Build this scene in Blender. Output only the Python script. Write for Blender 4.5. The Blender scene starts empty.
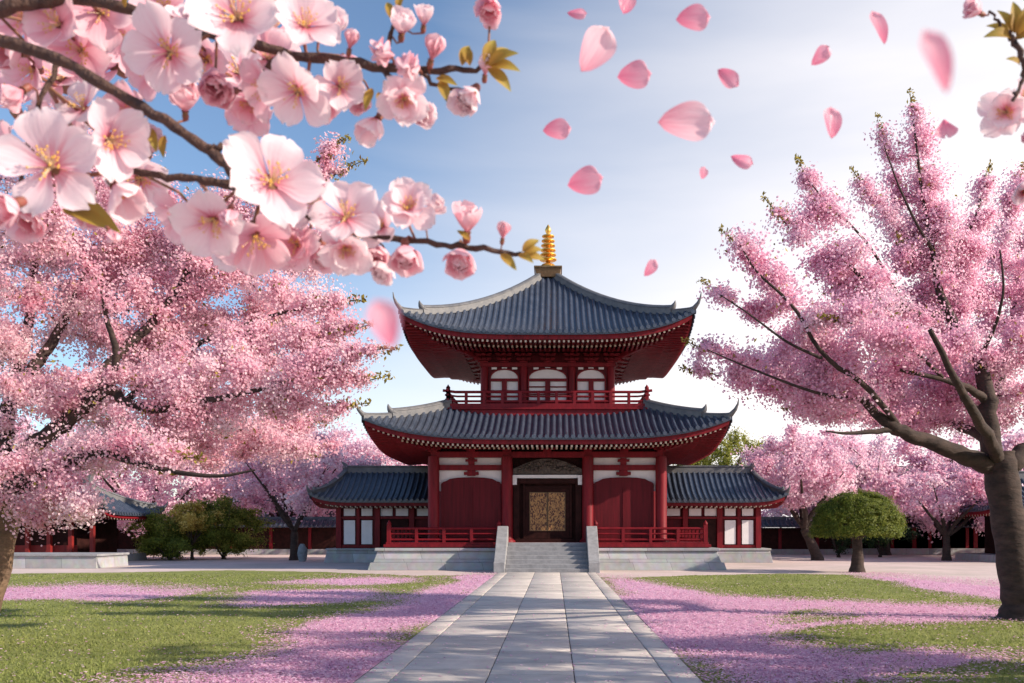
import bpy, math, random
import numpy as np
from mathutils import Vector, Matrix

SC = bpy.context.scene
COL = SC.collection
RNG = np.random.default_rng(7)
random.seed(7)

# ------------------------------------------------------------------ camera
F = 900.0                      # focal length in pixels of a 1024 wide picture
VX, VY, CAMZ = 554.0, 530.0, 1.6
cam_d = bpy.data.cameras.new("camera")
cam = bpy.data.objects.new("camera", cam_d); COL.objects.link(cam)
cam.location = (0, 0, CAMZ); cam.rotation_euler = (math.radians(90), 0, 0)
cam_d.sensor_width = 36.0; cam_d.lens = F / 1024 * 36
cam_d.shift_x = -(VX - 512) / 1024; cam_d.shift_y = (VY - 341.5) / 1024
cam_d.clip_start = 0.02; cam_d.clip_end = 4000
cam_d.dof.use_dof = True; cam_d.dof.focus_distance = 25.0
cam_d.dof.aperture_fstop = 13.0
SC.camera = cam

# ------------------------------------------------------------------ light
SUN_EL, SUN_ROT = math.radians(27), math.radians(106)
w = bpy.data.worlds.new("World"); SC.world = w; w.use_nodes = True
nt = w.node_tree; nt.nodes.clear()
wo = nt.nodes.new("ShaderNodeOutputWorld"); bg = nt.nodes.new("ShaderNodeBackground")
sky = nt.nodes.new("ShaderNodeTexSky"); sky.sky_type = 'NISHITA'; sky.sun_disc = False
sky.sun_elevation = SUN_EL; sky.sun_rotation = SUN_ROT
sky.air_density = 1.0; sky.dust_density = 0.6; sky.ozone_density = 2.6
tc = nt.nodes.new("ShaderNodeTexCoord")
mp = nt.nodes.new("ShaderNodeMapping"); mp.inputs['Scale'].default_value = (1.0, 1.0, 5.0)
mp.inputs['Rotation'].default_value = (0.0, math.radians(8), 0)
nz = nt.nodes.new("ShaderNodeTexNoise"); nz.inputs['Scale'].default_value = 1.7
nz.inputs['Detail'].default_value = 5.0; nz.inputs['Roughness'].default_value = 0.5
nz.inputs['Distortion'].default_value = 0.4
sep = nt.nodes.new("ShaderNodeSeparateXYZ")
def math_node(t, op, a, b=None, c=None, clamp=False):
    n = t.nodes.new("ShaderNodeMath"); n.operation = op; n.use_clamp = clamp
    for i, v in enumerate((a, b, c)):
        if v is None: continue
        if isinstance(v, (int, float)): n.inputs[i].default_value = v
        else: t.links.new(v, n.inputs[i])
    return n.outputs[0]
L = nt.links.new
L(tc.outputs['Generated'], mp.inputs['Vector']); L(mp.outputs[0], nz.inputs['Vector'])
L(tc.outputs['Generated'], sep.inputs[0])
# thin bright veil of cirrus, thicker to the right and towards the horizon
veil = math_node(nt, 'MULTIPLY_ADD', sep.outputs[0], 1.55, 0.80)
veil = math_node(nt, 'MULTIPLY_ADD', sep.outputs[2], -1.45, veil)
veil = math_node(nt, 'MULTIPLY_ADD', sep.outputs[1], 0.35, math_node(nt, 'ADD', veil, -0.27))
cl = math_node(nt, 'MULTIPLY_ADD', nz.outputs['Fac'], 0.55, -0.26)
fac = math_node(nt, 'ADD', veil, cl, clamp=True)
fac = math_node(nt, 'MULTIPLY', fac, 0.96)
cm = nt.nodes.new("ShaderNodeMix"); cm.data_type = 'RGBA'
L(fac, cm.inputs['Factor']); L(sky.outputs[0], cm.inputs['A'])
cm.inputs['B'].default_value = (6.7, 6.3, 6.2, 1)
L(cm.outputs['Result'], bg.inputs['Color']); bg.inputs['Strength'].default_value = 0.14
L(bg.outputs[0], wo.inputs['Surface'])

sl = bpy.data.lights.new("sun", 'SUN'); sl.energy = 5.0; sl.angle = math.radians(0.6)
sl.color = (1.0, 0.87, 0.72)
sun = bpy.data.objects.new("sun", sl); COL.objects.link(sun)
SD = Vector((math.sin(SUN_ROT) * math.cos(SUN_EL), math.cos(SUN_ROT) * math.cos(SUN_EL), math.sin(SUN_EL)))
sun.rotation_euler = SD.to_track_quat('Z', 'Y').to_euler()
sun.location = SD * 60

vs = SC.view_settings
vs.view_transform = 'Standard'; vs.look = 'None'; vs.exposure = 0.46; vs.gamma = 1.0
vs.use_curve_mapping = False
SC.cycles.max_bounces = 8; SC.cycles.transparent_max_bounces = 8

# ------------------------------------------------------------------ helpers
def P(px, py, Y):
    return np.array([(px - VX) * Y / F, Y, CAMZ + (VY - py) * Y / F])

def tag(o, label=None, cat=None, group=None, kind=None):
    if label: o['label'] = label
    if cat: o['category'] = cat
    if group: o['group'] = group
    if kind: o['kind'] = kind
    return o

def empty(name, loc, label, cat, group=None, rz=0):
    o = bpy.data.objects.new(name, None); COL.objects.link(o)
    o.location = loc; o.rotation_euler = (0, 0, rz); o.empty_display_size = 0.2
    return tag(o, label, cat, group)

def link(name, me, mats, parent=None):
    o = bpy.data.objects.new(name, me); COL.objects.link(o)
    for m in (mats if isinstance(mats, (list, tuple)) else [mats]):
        if m.name not in [x.name for x in me.materials if x]: me.materials.append(m)
    if parent: o.parent = parent
    return o

class MB:
    """collects shapes into one mesh"""
    def __init__(s): s.v = []; s.f = []; s.m = []; s.sm = []
    def add(s, verts, faces, mi=0, smooth=False):
        b = len(s.v); s.v.extend([tuple(map(float, p)) for p in verts])
        for f in faces:
            s.f.append(tuple(b + i for i in f)); s.m.append(mi); s.sm.append(smooth)
    def box(s, x0, x1, y0, y1, z0, z1, mi=0):
        v = [(x0,y0,z0),(x1,y0,z0),(x1,y1,z0),(x0,y1,z0),(x0,y0,z1),(x1,y0,z1),(x1,y1,z1),(x0,y1,z1)]
        s.add(v, [(0,3,2,1),(4,5,6,7),(0,1,5,4),(1,2,6,5),(2,3,7,6),(3,0,4,7)], mi)
    def frustum(s, a, b, z0, z1, mi=0):
        """a,b = (x0,x1,y0,y1) at z0 and z1"""
        v = [(a[0],a[2],z0),(a[1],a[2],z0),(a[1],a[3],z0),(a[0],a[3],z0),(b[0],b[2],z1),(b[1],b[2],z1),(b[1],b[3],z1),(b[0],b[3],z1)]
        s.add(v, [(0,3,2,1),(4,5,6,7),(0,1,5,4),(1,2,6,5),(2,3,7,6),(3,0,4,7)], mi)
    def bar(s, p, q, wx, wz, mi0=0, mi_end=None):
        p = Vector(p); q = Vector(q); d = (q - p).normalized()
        side = d.cross(Vector((0,0,1)))
        side = Vector((1,0,0)) if side.length < 1e-4 else side.normalized()
        up = side.cross(d)
        v = []
        for c in (p, q):
            for a, b in ((-1,-1),(1,-1),(1,1),(-1,1)):
                v.append(c + side * (a*wx/2) + up * (b*wz/2))
        s.add(v, [(0,1,5,4),(1,2,6,5),(2,3,7,6),(3,0,4,7)], mi0)
        s.add(v, [(3,2,1,0)], mi0 if mi_end is None else mi_end)
        s.add(v, [(4,5,6,7)], mi0)
    def lathe(s, c, prof, n=20, mi=0, smooth=True):
        c = np.array(c); v = []; f = []
        for r, z in prof:
            for k in range(n):
                a = 2*math.pi*k/n; v.append(c + (r*math.cos(a), r*math.sin(a), z))
        for i in range(len(prof)-1):
            for k in range(n):
                k2 = (k+1) % n
                f.append((i*n+k, i*n+k2, (i+1)*n+k2, (i+1)*n+k))
        s.add(v, f, mi, smooth)
        s.add(v[:n], [tuple(range(n))[::-1]], mi); s.add(v[-n:], [tuple(range(n))], mi)
    def tube(s, pts, rad, n=8, mi=0, cap=True):
        pts = [Vector(p) for p in pts]; v = []; f = []
        if not hasattr(rad, '__len__'): rad = [rad]*len(pts)
        up = None
        for i, p in enumerate(pts):
            d = (pts[min(i+1, len(pts)-1)] - pts[max(i-1, 0)])
            d = d.normalized() if d.length > 1e-9 else Vector((0,0,1))
            if up is None:
                up = d.orthogonal().normalized()
            else:
                up = (up - d*up.dot(d)); up = up.normalized() if up.length > 1e-6 else d.orthogonal().normalized()
            sd = d.cross(up)
            for k in range(n):
                a = 2*math.pi*k/n
                v.append(p + (up*math.cos(a) + sd*math.sin(a))*rad[i])
        for i in range(len(pts)-1):
            for k in range(n):
                k2 = (k+1) % n
                f.append((i*n+k, i*n+k2, (i+1)*n+k2, (i+1)*n+k))
        s.add(v, f, mi, True)
        if cap:
            s.add(v[:n], [tuple(range(n))[::-1]], mi); s.add(v[-n:], [tuple(range(n))], mi)
    def prism(s, poly, y0, y1, mi=0):
        """poly in xz, extruded from y0 to y1"""
        n = len(poly); v = [(x, y0, z) for x, z in poly] + [(x, y1, z) for x, z in poly]
        f = [tuple(range(n)), tuple(range(2*n-1, n-1, -1))]
        f += [(i, i+n, (i+1) % n + n, (i+1) % n) for i in range(n)]
        s.add(v, f, mi)
    def build(s, name, mats, parent=None, bevel=0):
        me = bpy.data.meshes.new(name); me.from_pydata(s.v, [], s.f)
        me.polygons.foreach_set('material_index', s.m)
        me.polygons.foreach_set('use_smooth', s.sm); me.update()
        o = link(name, me, mats, parent)
        if bevel:
            b = o.modifiers.new('bevel', 'BEVEL'); b.width = bevel; b.segments = 2; b.limit_method = 'ANGLE'
        return o

def np_mesh(name, V, Fc, k, col=None, soft=None):
    """V (n,3), Fc (m,k) index array -> mesh, optional per vertex value attribute"""
    me = bpy.data.meshes.new(name)
    me.vertices.add(len(V)); me.vertices.foreach_set('co', np.asarray(V, np.float32).ravel())
    me.loops.add(len(Fc)*k); me.loops.foreach_set('vertex_index', np.asarray(Fc, np.int32).ravel())
    me.polygons.add(len(Fc)); me.polygons.foreach_set('loop_start', np.arange(0, len(Fc)*k, k, dtype=np.int32))
    if col is not None:
        at = me.attributes.new('tone', 'FLOAT', 'POINT'); at.data.foreach_set('value', np.asarray(col, np.float32))
    if soft is not None:
        at = me.attributes.new('soft', 'FLOAT_VECTOR', 'POINT'); at.data.foreach_set('vector', np.asarray(soft, np.float32).ravel())
    me.update(calc_edges=True)
    return me

def dup(o, parent=None):
    c = o.copy(); COL.objects.link(c)
    if parent: c.parent = parent
    for ch in list(o.children): dup(ch, c)
    return c

# ------------------------------------------------------------------ materials
def mat(name, rgb, rough=0.7, noise=0.0, nscale=5.0, bump=0.0, bscale=None, rgb2=None, stretch=(1,1,1), spec=0.4, metal=0.0):
    m = bpy.data.materials.new(name); m.use_nodes = True
    t = m.node_tree; b = t.nodes['Principled BSDF']
    b.inputs['Roughness'].default_value = rough; b.inputs['Specular IOR Level'].default_value = spec
    b.inputs['Metallic'].default_value = metal
    b.inputs['Base Color'].default_value = (*rgb, 1)
    co = t.nodes.new("ShaderNodeTexCoord"); mpn = t.nodes.new("ShaderNodeMapping")
    mpn.inputs['Scale'].default_value = stretch; t.links.new(co.outputs['Object'], mpn.inputs[0])
    if noise or rgb2:
        n = t.nodes.new("ShaderNodeTexNoise"); n.inputs['Scale'].default_value = nscale; n.inputs['Detail'].default_value = 6
        n.inputs['Roughness'].default_value = 0.65
        t.links.new(mpn.outputs[0], n.inputs['Vector'])
        r = t.nodes.new("ShaderNodeValToRGB")
        a = rgb2 if rgb2 else tuple(c*(1-noise) for c in rgb)
        c = rgb if rgb2 else tuple(min(1, c*(1+noise)) for c in rgb)
        r.color_ramp.elements[0].color = (*a, 1); r.color_ramp.elements[0].position = 0.32
        r.color_ramp.elements[1].color = (*c, 1); r.color_ramp.elements[1].position = 0.68
        t.links.new(n.outputs['Fac'], r.inputs[0]); t.links.new(r.outputs[0], b.inputs['Base Color'])
    if bump:
        n2 = t.nodes.new("ShaderNodeTexNoise"); n2.inputs['Scale'].default_value = bscale or nscale*4; n2.inputs['Detail'].default_value = 5
        t.links.new(mpn.outputs[0], n2.inputs['Vector'])
        bp = t.nodes.new("ShaderNodeBump"); bp.inputs['Strength'].default_value = bump; bp.inputs['Distance'].default_value = 0.02
        t.links.new(n2.outputs['Fac'], bp.inputs['Height']); t.links.new(bp.outputs[0], b.inputs['Normal'])
    return m

M_RED = mat('red_lacquer', (0.225,0.011,0.019), 0.5, rgb2=(0.110,0.006,0.011), nscale=1.6, bump=0.12, bscale=25, stretch=(3,3,0.6), spec=0.2)
M_REDB = mat('red_boards', (0.135,0.006,0.013), 0.55, rgb2=(0.070,0.004,0.008), nscale=2.0, bump=0.25, bscale=18, stretch=(6,6,0.3), spec=0.2)
M_VERM = mat('vermilion_soffit', (0.24,0.016,0.014), 0.6, rgb2=(0.15,0.010,0.010), nscale=2.0, bump=0.2, bscale=14)
M_DARK = mat('dark_wood', (0.030,0.009,0.008), 0.7, noise=0.4, nscale=4, bump=0.2, spec=0.12)
M_PALE = mat('pale_rafter_end', (0.50,0.42,0.34), 0.7, noise=0.15)
M_PLASTER = mat('white_plaster', (0.80,0.77,0.78), 0.85, noise=0.07, nscale=2.5, bump=0.08, bscale=30)
M_TILE = mat('roof_tile', (0.066,0.082,0.120), 0.30, rgb2=(0.030,0.040,0.064), nscale=3.0, bump=0.35, bscale=9, spec=0.6)
M_RIDGE = mat('ridge_tile', (0.17,0.165,0.17), 0.5, rgb2=(0.09,0.095,0.11), nscale=3.0, bump=0.3, bscale=12)
M_GOLD = mat('gilt_bronze', (0.78,0.46,0.11), 0.36, noise=0.25, nscale=9, metal=0.85)
M_BRONZE = mat('dark_bronze', (0.17,0.11,0.06), 0.45, noise=0.3, nscale=7, metal=0.5)
M_CARVE = mat('carved_wood', (0.13,0.10,0.08), 0.6, rgb2=(0.03,0.02,0.02), nscale=9, bump=0.6, bscale=14)

def stone_mat(name, rgb, bw, bh, mortar=0.012, off=(0,0,0), var=0.18):
    m = bpy.data.materials.new(name); m.use_nodes = True
    t = m.node_tree; b = t.nodes['Principled BSDF']; b.inputs['Roughness'].default_value = 0.85
    co = t.nodes.new("ShaderNodeTexCoord"); sp = t.nodes.new("ShaderNodeSeparateXYZ"); cb = t.nodes.new("ShaderNodeCombineXYZ")
    t.links.new(co.outputs['Object'], sp.inputs[0])
    ad = t.nodes.new("ShaderNodeMath"); t.links.new(sp.outputs[0], ad.inputs[0]); t.links.new(sp.outputs[1], ad.inputs[1])
    t.links.new(ad.outputs[0], cb.inputs[0]); t.links.new(sp.outputs[2], cb.inputs[1])
    br = t.nodes.new("ShaderNodeTexBrick"); br.inputs['Scale'].default_value = 1.0
    br.inputs['Brick Width'].default_value = bw; br.inputs['Row Height'].default_value = bh
    br.inputs['Mortar Size'].default_value = mortar; br.inputs['Mortar Smooth'].default_value = 0.3
    br.inputs['Color1'].default_value = (*[c*(1-var) for c in rgb], 1); br.inputs['Color2'].default_value = (*[c*(1+var) for c in rgb], 1)
    br.inputs['Mortar'].default_value = (*[c*0.55 for c in rgb], 1)
    t.links.new(cb.outputs[0], br.inputs['Vector'])
    n = t.nodes.new("ShaderNodeTexNoise"); n.inputs['Scale'].default_value = 3.5; n.inputs['Detail'].default_value = 8
    t.links.new(co.outputs['Object'], n.inputs['Vector'])
    mx = t.nodes.new("ShaderNodeMix"); mx.data_type = 'RGBA'; mx.blend_type = 'OVERLAY'; mx.inputs['Factor'].default_value = 0.45
    t.links.new(br.outputs['Color'], mx.inputs['A']); t.links.new(n.outputs['Color'], mx.inputs['B'])
    hs = t.nodes.new("ShaderNodeHueSaturation"); hs.inputs['Saturation'].default_value = 0.55
    t.links.new(mx.outputs['Result'], hs.inputs['Color']); t.links.new(hs.outputs[0], b.inputs['Base Color'])
    bp = t.nodes.new("ShaderNodeBump"); bp.inputs['Strength'].default_value = 0.4; bp.inputs['Distance'].default_value = 0.015
    sb = t.nodes.new("ShaderNodeMath"); sb.operation = 'SUBTRACT'
    t.links.new(n.outputs['Fac'], sb.inputs[0]); t.links.new(br.outputs['Fac'], sb.inputs[1])
    t.links.new(sb.outputs[0], bp.inputs['Height']); t.links.new(bp.outputs[0], b.inputs['Normal'])
    return m
M_STONE = stone_mat('granite_blocks', (0.36,0.36,0.385), 1.5, 0.44)
M_STEP = mat('granite_steps', (0.27,0.27,0.285), 0.85, noise=0.22, nscale=4, bump=0.3, bscale=30)

def petal_mat(name, ramp, trans=0.45, rough=0.55, attr='tone', soft=False, veins=False):
    m = bpy.data.materials.new(name); m.use_nodes = True
    t = m.node_tree; b = t.nodes['Principled BSDF']; out = t.nodes['Material Output']
    b.inputs['Roughness'].default_value = rough; b.inputs['Specular IOR Level'].default_value = 0.25
    a = t.nodes.new("ShaderNodeAttribute"); a.attribute_name = attr
    r = t.nodes.new("ShaderNodeValToRGB"); els = r.color_ramp.elements
    els[0].position, els[0].color = ramp[0][0], (*ramp[0][1], 1); els[1].position, els[1].color = ramp[-1][0], (*ramp[-1][1], 1)
    for p, c in ramp[1:-1]:
        e = els.new(p); e.color = (*c, 1)
    src = a.outputs['Fac']; snode = None
    if soft:
        snode = t.nodes.new("ShaderNodeAttribute"); snode.attribute_name = 'soft'
        t.links.new(snode.outputs['Vector'], b.inputs['Normal'])
    if veins:
        uv = t.nodes.new("ShaderNodeAttribute"); uv.attribute_name = 'across'
        wv = t.nodes.new("ShaderNodeTexNoise"); wv.noise_dimensions = '2D'; wv.inputs['Scale'].default_value = 1.0
        wv.inputs['Detail'].default_value = 2.0
        cb = t.nodes.new("ShaderNodeCombineXYZ")
        m1 = math_node(t, 'MULTIPLY', uv.outputs['Fac'], 9.0); m2 = math_node(t, 'MULTIPLY', a.outputs['Fac'], 1.4)
        t.links.new(m1, cb.inputs[0]); t.links.new(m2, cb.inputs[1]); t.links.new(cb.outputs[0], wv.inputs['Vector'])
        v = math_node(t, 'MULTIPLY_ADD', wv.outputs['Fac'], 0.5, -0.25)
        src = math_node(t, 'ADD', a.outputs['Fac'], v, clamp=True)
        bp = t.nodes.new("ShaderNodeBump"); bp.inputs['Strength'].default_value = 0.35; bp.inputs['Distance'].default_value = 0.0015
        t.links.new(wv.outputs['Fac'], bp.inputs['Height']); t.links.new(bp.outputs[0], b.inputs['Normal'])
    t.links.new(src, r.inputs[0]); t.links.new(r.outputs[0], b.inputs['Base Color'])
    tr = t.nodes.new("ShaderNodeBsdfTranslucent"); t.links.new(r.outputs[0], tr.inputs['Color'])
    if snode: t.links.new(snode.outputs['Vector'], tr.inputs['Normal'])
    mx = t.nodes.new("ShaderNodeMixShader"); mx.inputs[0].default_value = trans
    t.links.new(b.outputs[0], mx.inputs[1]); t.links.new(tr.outputs[0], mx.inputs[2]); t.links.new(mx.outputs[0], out.inputs['Surface'])
    return m
M_BLOSSOM_R = petal_mat('rose_blossom', [(0,(0.72,0.31,0.47)),(0.4,(0.88,0.53,0.68)),(0.8,(0.92,0.68,0.79)),(1,(0.95,0.83,0.89))], 0.58)
M_BLOSSOM_L = petal_mat('pale_blossom', [(0,(0.74,0.34,0.46)),(0.4,(0.89,0.56,0.66)),(0.8,(0.93,0.71,0.78)),(1,(0.96,0.84,0.87))], 0.58)
M_BLOSSOM_B = petal_mat('far_blossom', [(0,(0.74,0.36,0.50)),(0.5,(0.90,0.61,0.73)),(1,(0.95,0.80,0.86))], 0.55)
M_LEAFY = petal_mat('young_leaf', [(0,(0.16,0.09,0.02)),(0.5,(0.28,0.24,0.04)),(1,(0.50,0.40,0.10))], 0.4)
M_FOLIAGE = petal_mat('green_foliage', [(0,(0.06,0.085,0.012)),(0.5,(0.15,0.19,0.025)),(1,(0.27,0.28,0.045))], 0.4)
M_DKFOL = petal_mat('dark_foliage', [(0,(0.02,0.045,0.02)),(0.6,(0.05,0.09,0.03)),(1,(0.10,0.15,0.04))], 0.25)
M_YELFOL = petal_mat('golden_foliage', [(0,(0.34,0.23,0.04)),(0.5,(0.58,0.43,0.09)),(1,(0.74,0.60,0.20))], 0.35)
M_SHRUB = petal_mat('shrub_foliage', [(0,(0.09,0.12,0.018)),(0.5,(0.22,0.26,0.04)),(1,(0.40,0.38,0.08))], 0.45)
M_PETAL = petal_mat('cherry_petal', [(0,(0.68,0.14,0.22)),(0.16,(0.80,0.34,0.43)),(0.40,(0.92,0.68,0.74)),(1,(0.95,0.83,0.86))], 0.42, 0.45, veins=True)
M_PETAL_P = petal_mat('pink_petal', [(0,(0.82,0.28,0.38)),(0.3,(0.90,0.45,0.54)),(0.7,(0.93,0.60,0.67)),(1,(0.95,0.72,0.77))], 0.42, 0.45, veins=True)
M_PETAL_F = petal_mat('falling_petal', [(0,(0.86,0.20,0.34)),(0.4,(0.90,0.32,0.45)),(1,(0.95,0.55,0.65))], 0.62, 0.32, veins=True)
M_PETAL_G = petal_mat('fallen_petal', [(0,(0.60,0.28,0.46)),(0.5,(0.80,0.47,0.63)),(1,(0.90,0.68,0.78))], 0.25, 0.6)
M_STAMEN = mat('stamen', (0.80,0.62,0.40), 0.5)
M_ANTHER = mat('anther', (0.72,0.42,0.08), 0.6)
M_CALYX = mat('calyx', (0.27,0.07,0.06), 0.5, rgb2=(0.14,0.10,0.04), nscale=60)
M_LEAF = petal_mat('bronze_leaf', [(0,(0.30,0.10,0.03)),(0.5,(0.42,0.26,0.05)),(1,(0.36,0.34,0.08))], 0.4, veins=True)
M_GRASSB = petal_mat('grass_blade', [(0,(0.12,0.135,0.04)),(0.5,(0.26,0.30,0.085)),(1,(0.40,0.41,0.15))], 0.45)
M_BARK = mat('cherry_bark', (0.070,0.046,0.038), 0.9, rgb2=(0.022,0.015,0.014), nscale=3.5, bump=0.9, bscale=9, stretch=(1,1,2.4))
M_BARKN = mat('twig_bark', (0.13,0.07,0.05), 0.75, rgb2=(0.045,0.025,0.024), nscale=60, bump=0.6, bscale=160)
M_BARKB = mat('brown_bark', (0.22,0.14,0.09), 0.9, rgb2=(0.10,0.065,0.045), nscale=3.0, bump=0.9, bscale=8, stretch=(1,1,2.6))

# gold door panel: dense gilt tracery on dark red
def gold_panel_mat():
    m = bpy.data.materials.new('gilt_tracery'); m.use_nodes = True
    t = m.node_tree; b = t.nodes['Principled BSDF']
    co = t.nodes.new("ShaderNodeTexCoord"); mpn = t.nodes.new("ShaderNodeMapping"); mpn.inputs['Scale'].default_value = (1.5,1,1)
    t.links.new(co.outputs['Object'], mpn.inputs[0])
    v = t.nodes.new("ShaderNodeTexNoise"); v.inputs['Scale'].default_value = 8.5; v.inputs['Detail'].default_value = 3; v.inputs['Distortion'].default_value = 1.4
    t.links.new(mpn.outputs[0], v.inputs['Vector'])
    r = t.nodes.new("ShaderNodeValToRGB"); r.color_ramp.elements[0].position = 0.44; r.color_ramp.elements[1].position = 0.54
    r.color_ramp.elements[0].color = (0.07,0.018,0.012,1); r.color_ramp.elements[1].color = (0.42,0.22,0.075,1)
    t.links.new(v.outputs['Fac'], r.inputs[0]); t.links.new(r.outputs[0], b.inputs['Base Color'])
    b.inputs['Roughness'].default_value = 0.5; b.inputs['Metallic'].default_value = 0.1
    bp = t.nodes.new("ShaderNodeBump"); bp.inputs['Strength'].default_value = 0.6; bp.inputs['Distance'].default_value = 0.02
    t.links.new(r.outputs[0], bp.inputs['Height']); t.links.new(bp.outputs[0], b.inputs['Normal'])
    return m
M_TRACERY = gold_panel_mat()

# ------------------------------------------------------------------ noise / polygons for the ground
def vnoise(x, y, seed=0):
    r = np.random.default_rng(seed); T = r.random((256, 256))
    xi = np.floor(x).astype(int); yi = np.floor(y).astype(int); fx = x - xi; fy = y - yi
    fx = fx*fx*(3-2*fx); fy = fy*fy*(3-2*fy)
    g = lambda a, b: T[a % 256, b % 256]
    return (g(xi,yi)*(1-fx)+g(xi+1,yi)*fx)*(1-fy) + (g(xi,yi+1)*(1-fx)+g(xi+1,yi+1)*fx)*fy
def fbm(x, y, seed=0):
    return sum(vnoise(x*2**k, y*2**k, seed+k)/2**k for k in range(4))/1.875
def pip(px, py, poly):
    ins = np.zeros(px.shape, bool); n = len(poly)
    for i in range(n):
        x0, y0 = poly[i]; x1, y1 = poly[(i+1) % n]
        if y0 == y1: continue
        c = ((y0 > py) != (y1 > py)) & (px < (x1-x0)*(py-y0)/(y1-y0) + x0)
        ins ^= c
    return ins
def ground(px, py):
    Y = CAMZ*F/(py - VY); return ((px - VX)*Y/F, Y)
def gpoly(pts): return [ground(*p) for p in pts]

PATH_X0, PATH_X1, PATH_Y1 = -2.08, 1.55, 33.4
LAWN = [gpoly([(-900,576),(-100,575.5),(100,573),(230,570.5),(330,572.5),(420,576),(502,575)]) + [(PATH_X0,5.5),(-40,5.5)],
        gpoly([(1900,600),(1100,595),(1000,588),(930,581),(860,575.5),(780,574),(690,575.5),(620,578.5),(594,577)])+[(PATH_X1,5.5),(40,5.5)]]
PETALS = [gpoly([(150,690),(240,660),(318,643),(298,630),(345,613),(405,598),(445,584),(455,575),(505,574),(350,690)]) + [(-2.0,5.5),(-4.2,5.5)],
          gpoly([(-700,592),(-10,589),(130,586),(215,592),(170,600),(0,602),(-700,606)]),
          gpoly([(235,596),(300,591),(370,590),(390,597),(335,604),(250,607)]),
          gpoly([(250,583),(330,579),(420,580),(400,584),(300,586)]),
          gpoly([(594,575),(640,582),(715,597),(850,603),(985,610),(1060,613),(1060,618),(940,622),(830,625),(785,634),(825,652),(870,690),(705,690)]) + [(4.2,5.5),(1.5,5.5)],
          gpoly([(840,572),(900,575),(990,582),(1100,588),(1100,606),(1000,602),(940,592),(880,583)]),
          gpoly([(850,657),(930,650),(1000,652),(1000,660),(930,668),(890,676)])]
HOLES = [gpoly([(770,618),(830,612),(870,618),(820,624)])]
def lawn_mask(x, y): return pip(x, y, LAWN[0]) | pip(x, y, LAWN[1])
def petal_frac(x, y):
    n1 = fbm(x*0.35, y*0.22, 3)-0.5; n2 = fbm(x*0.35+40, y*0.22+9, 11)-0.5
    acc = np.zeros(x.shape)
    for dx, dy in ((0,0),(0.45,0.2),(-0.45,-0.2),(0.2,-0.8),(-0.2,0.8),(0.8,0.5),(-0.8,-0.5)):
        xx = x + n1*2.2 + dx*0.8; yy = y + n2*3.2*np.clip(y/20, 0.2, 1.2) + dy*np.clip(y/14, .5, 2)
        a = np.zeros(x.shape, bool)
        for p in PETALS: a |= pip(xx, yy, p)
        for p in HOLES: a &= ~pip(xx, yy, p)
        acc += a
    return acc/7

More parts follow.
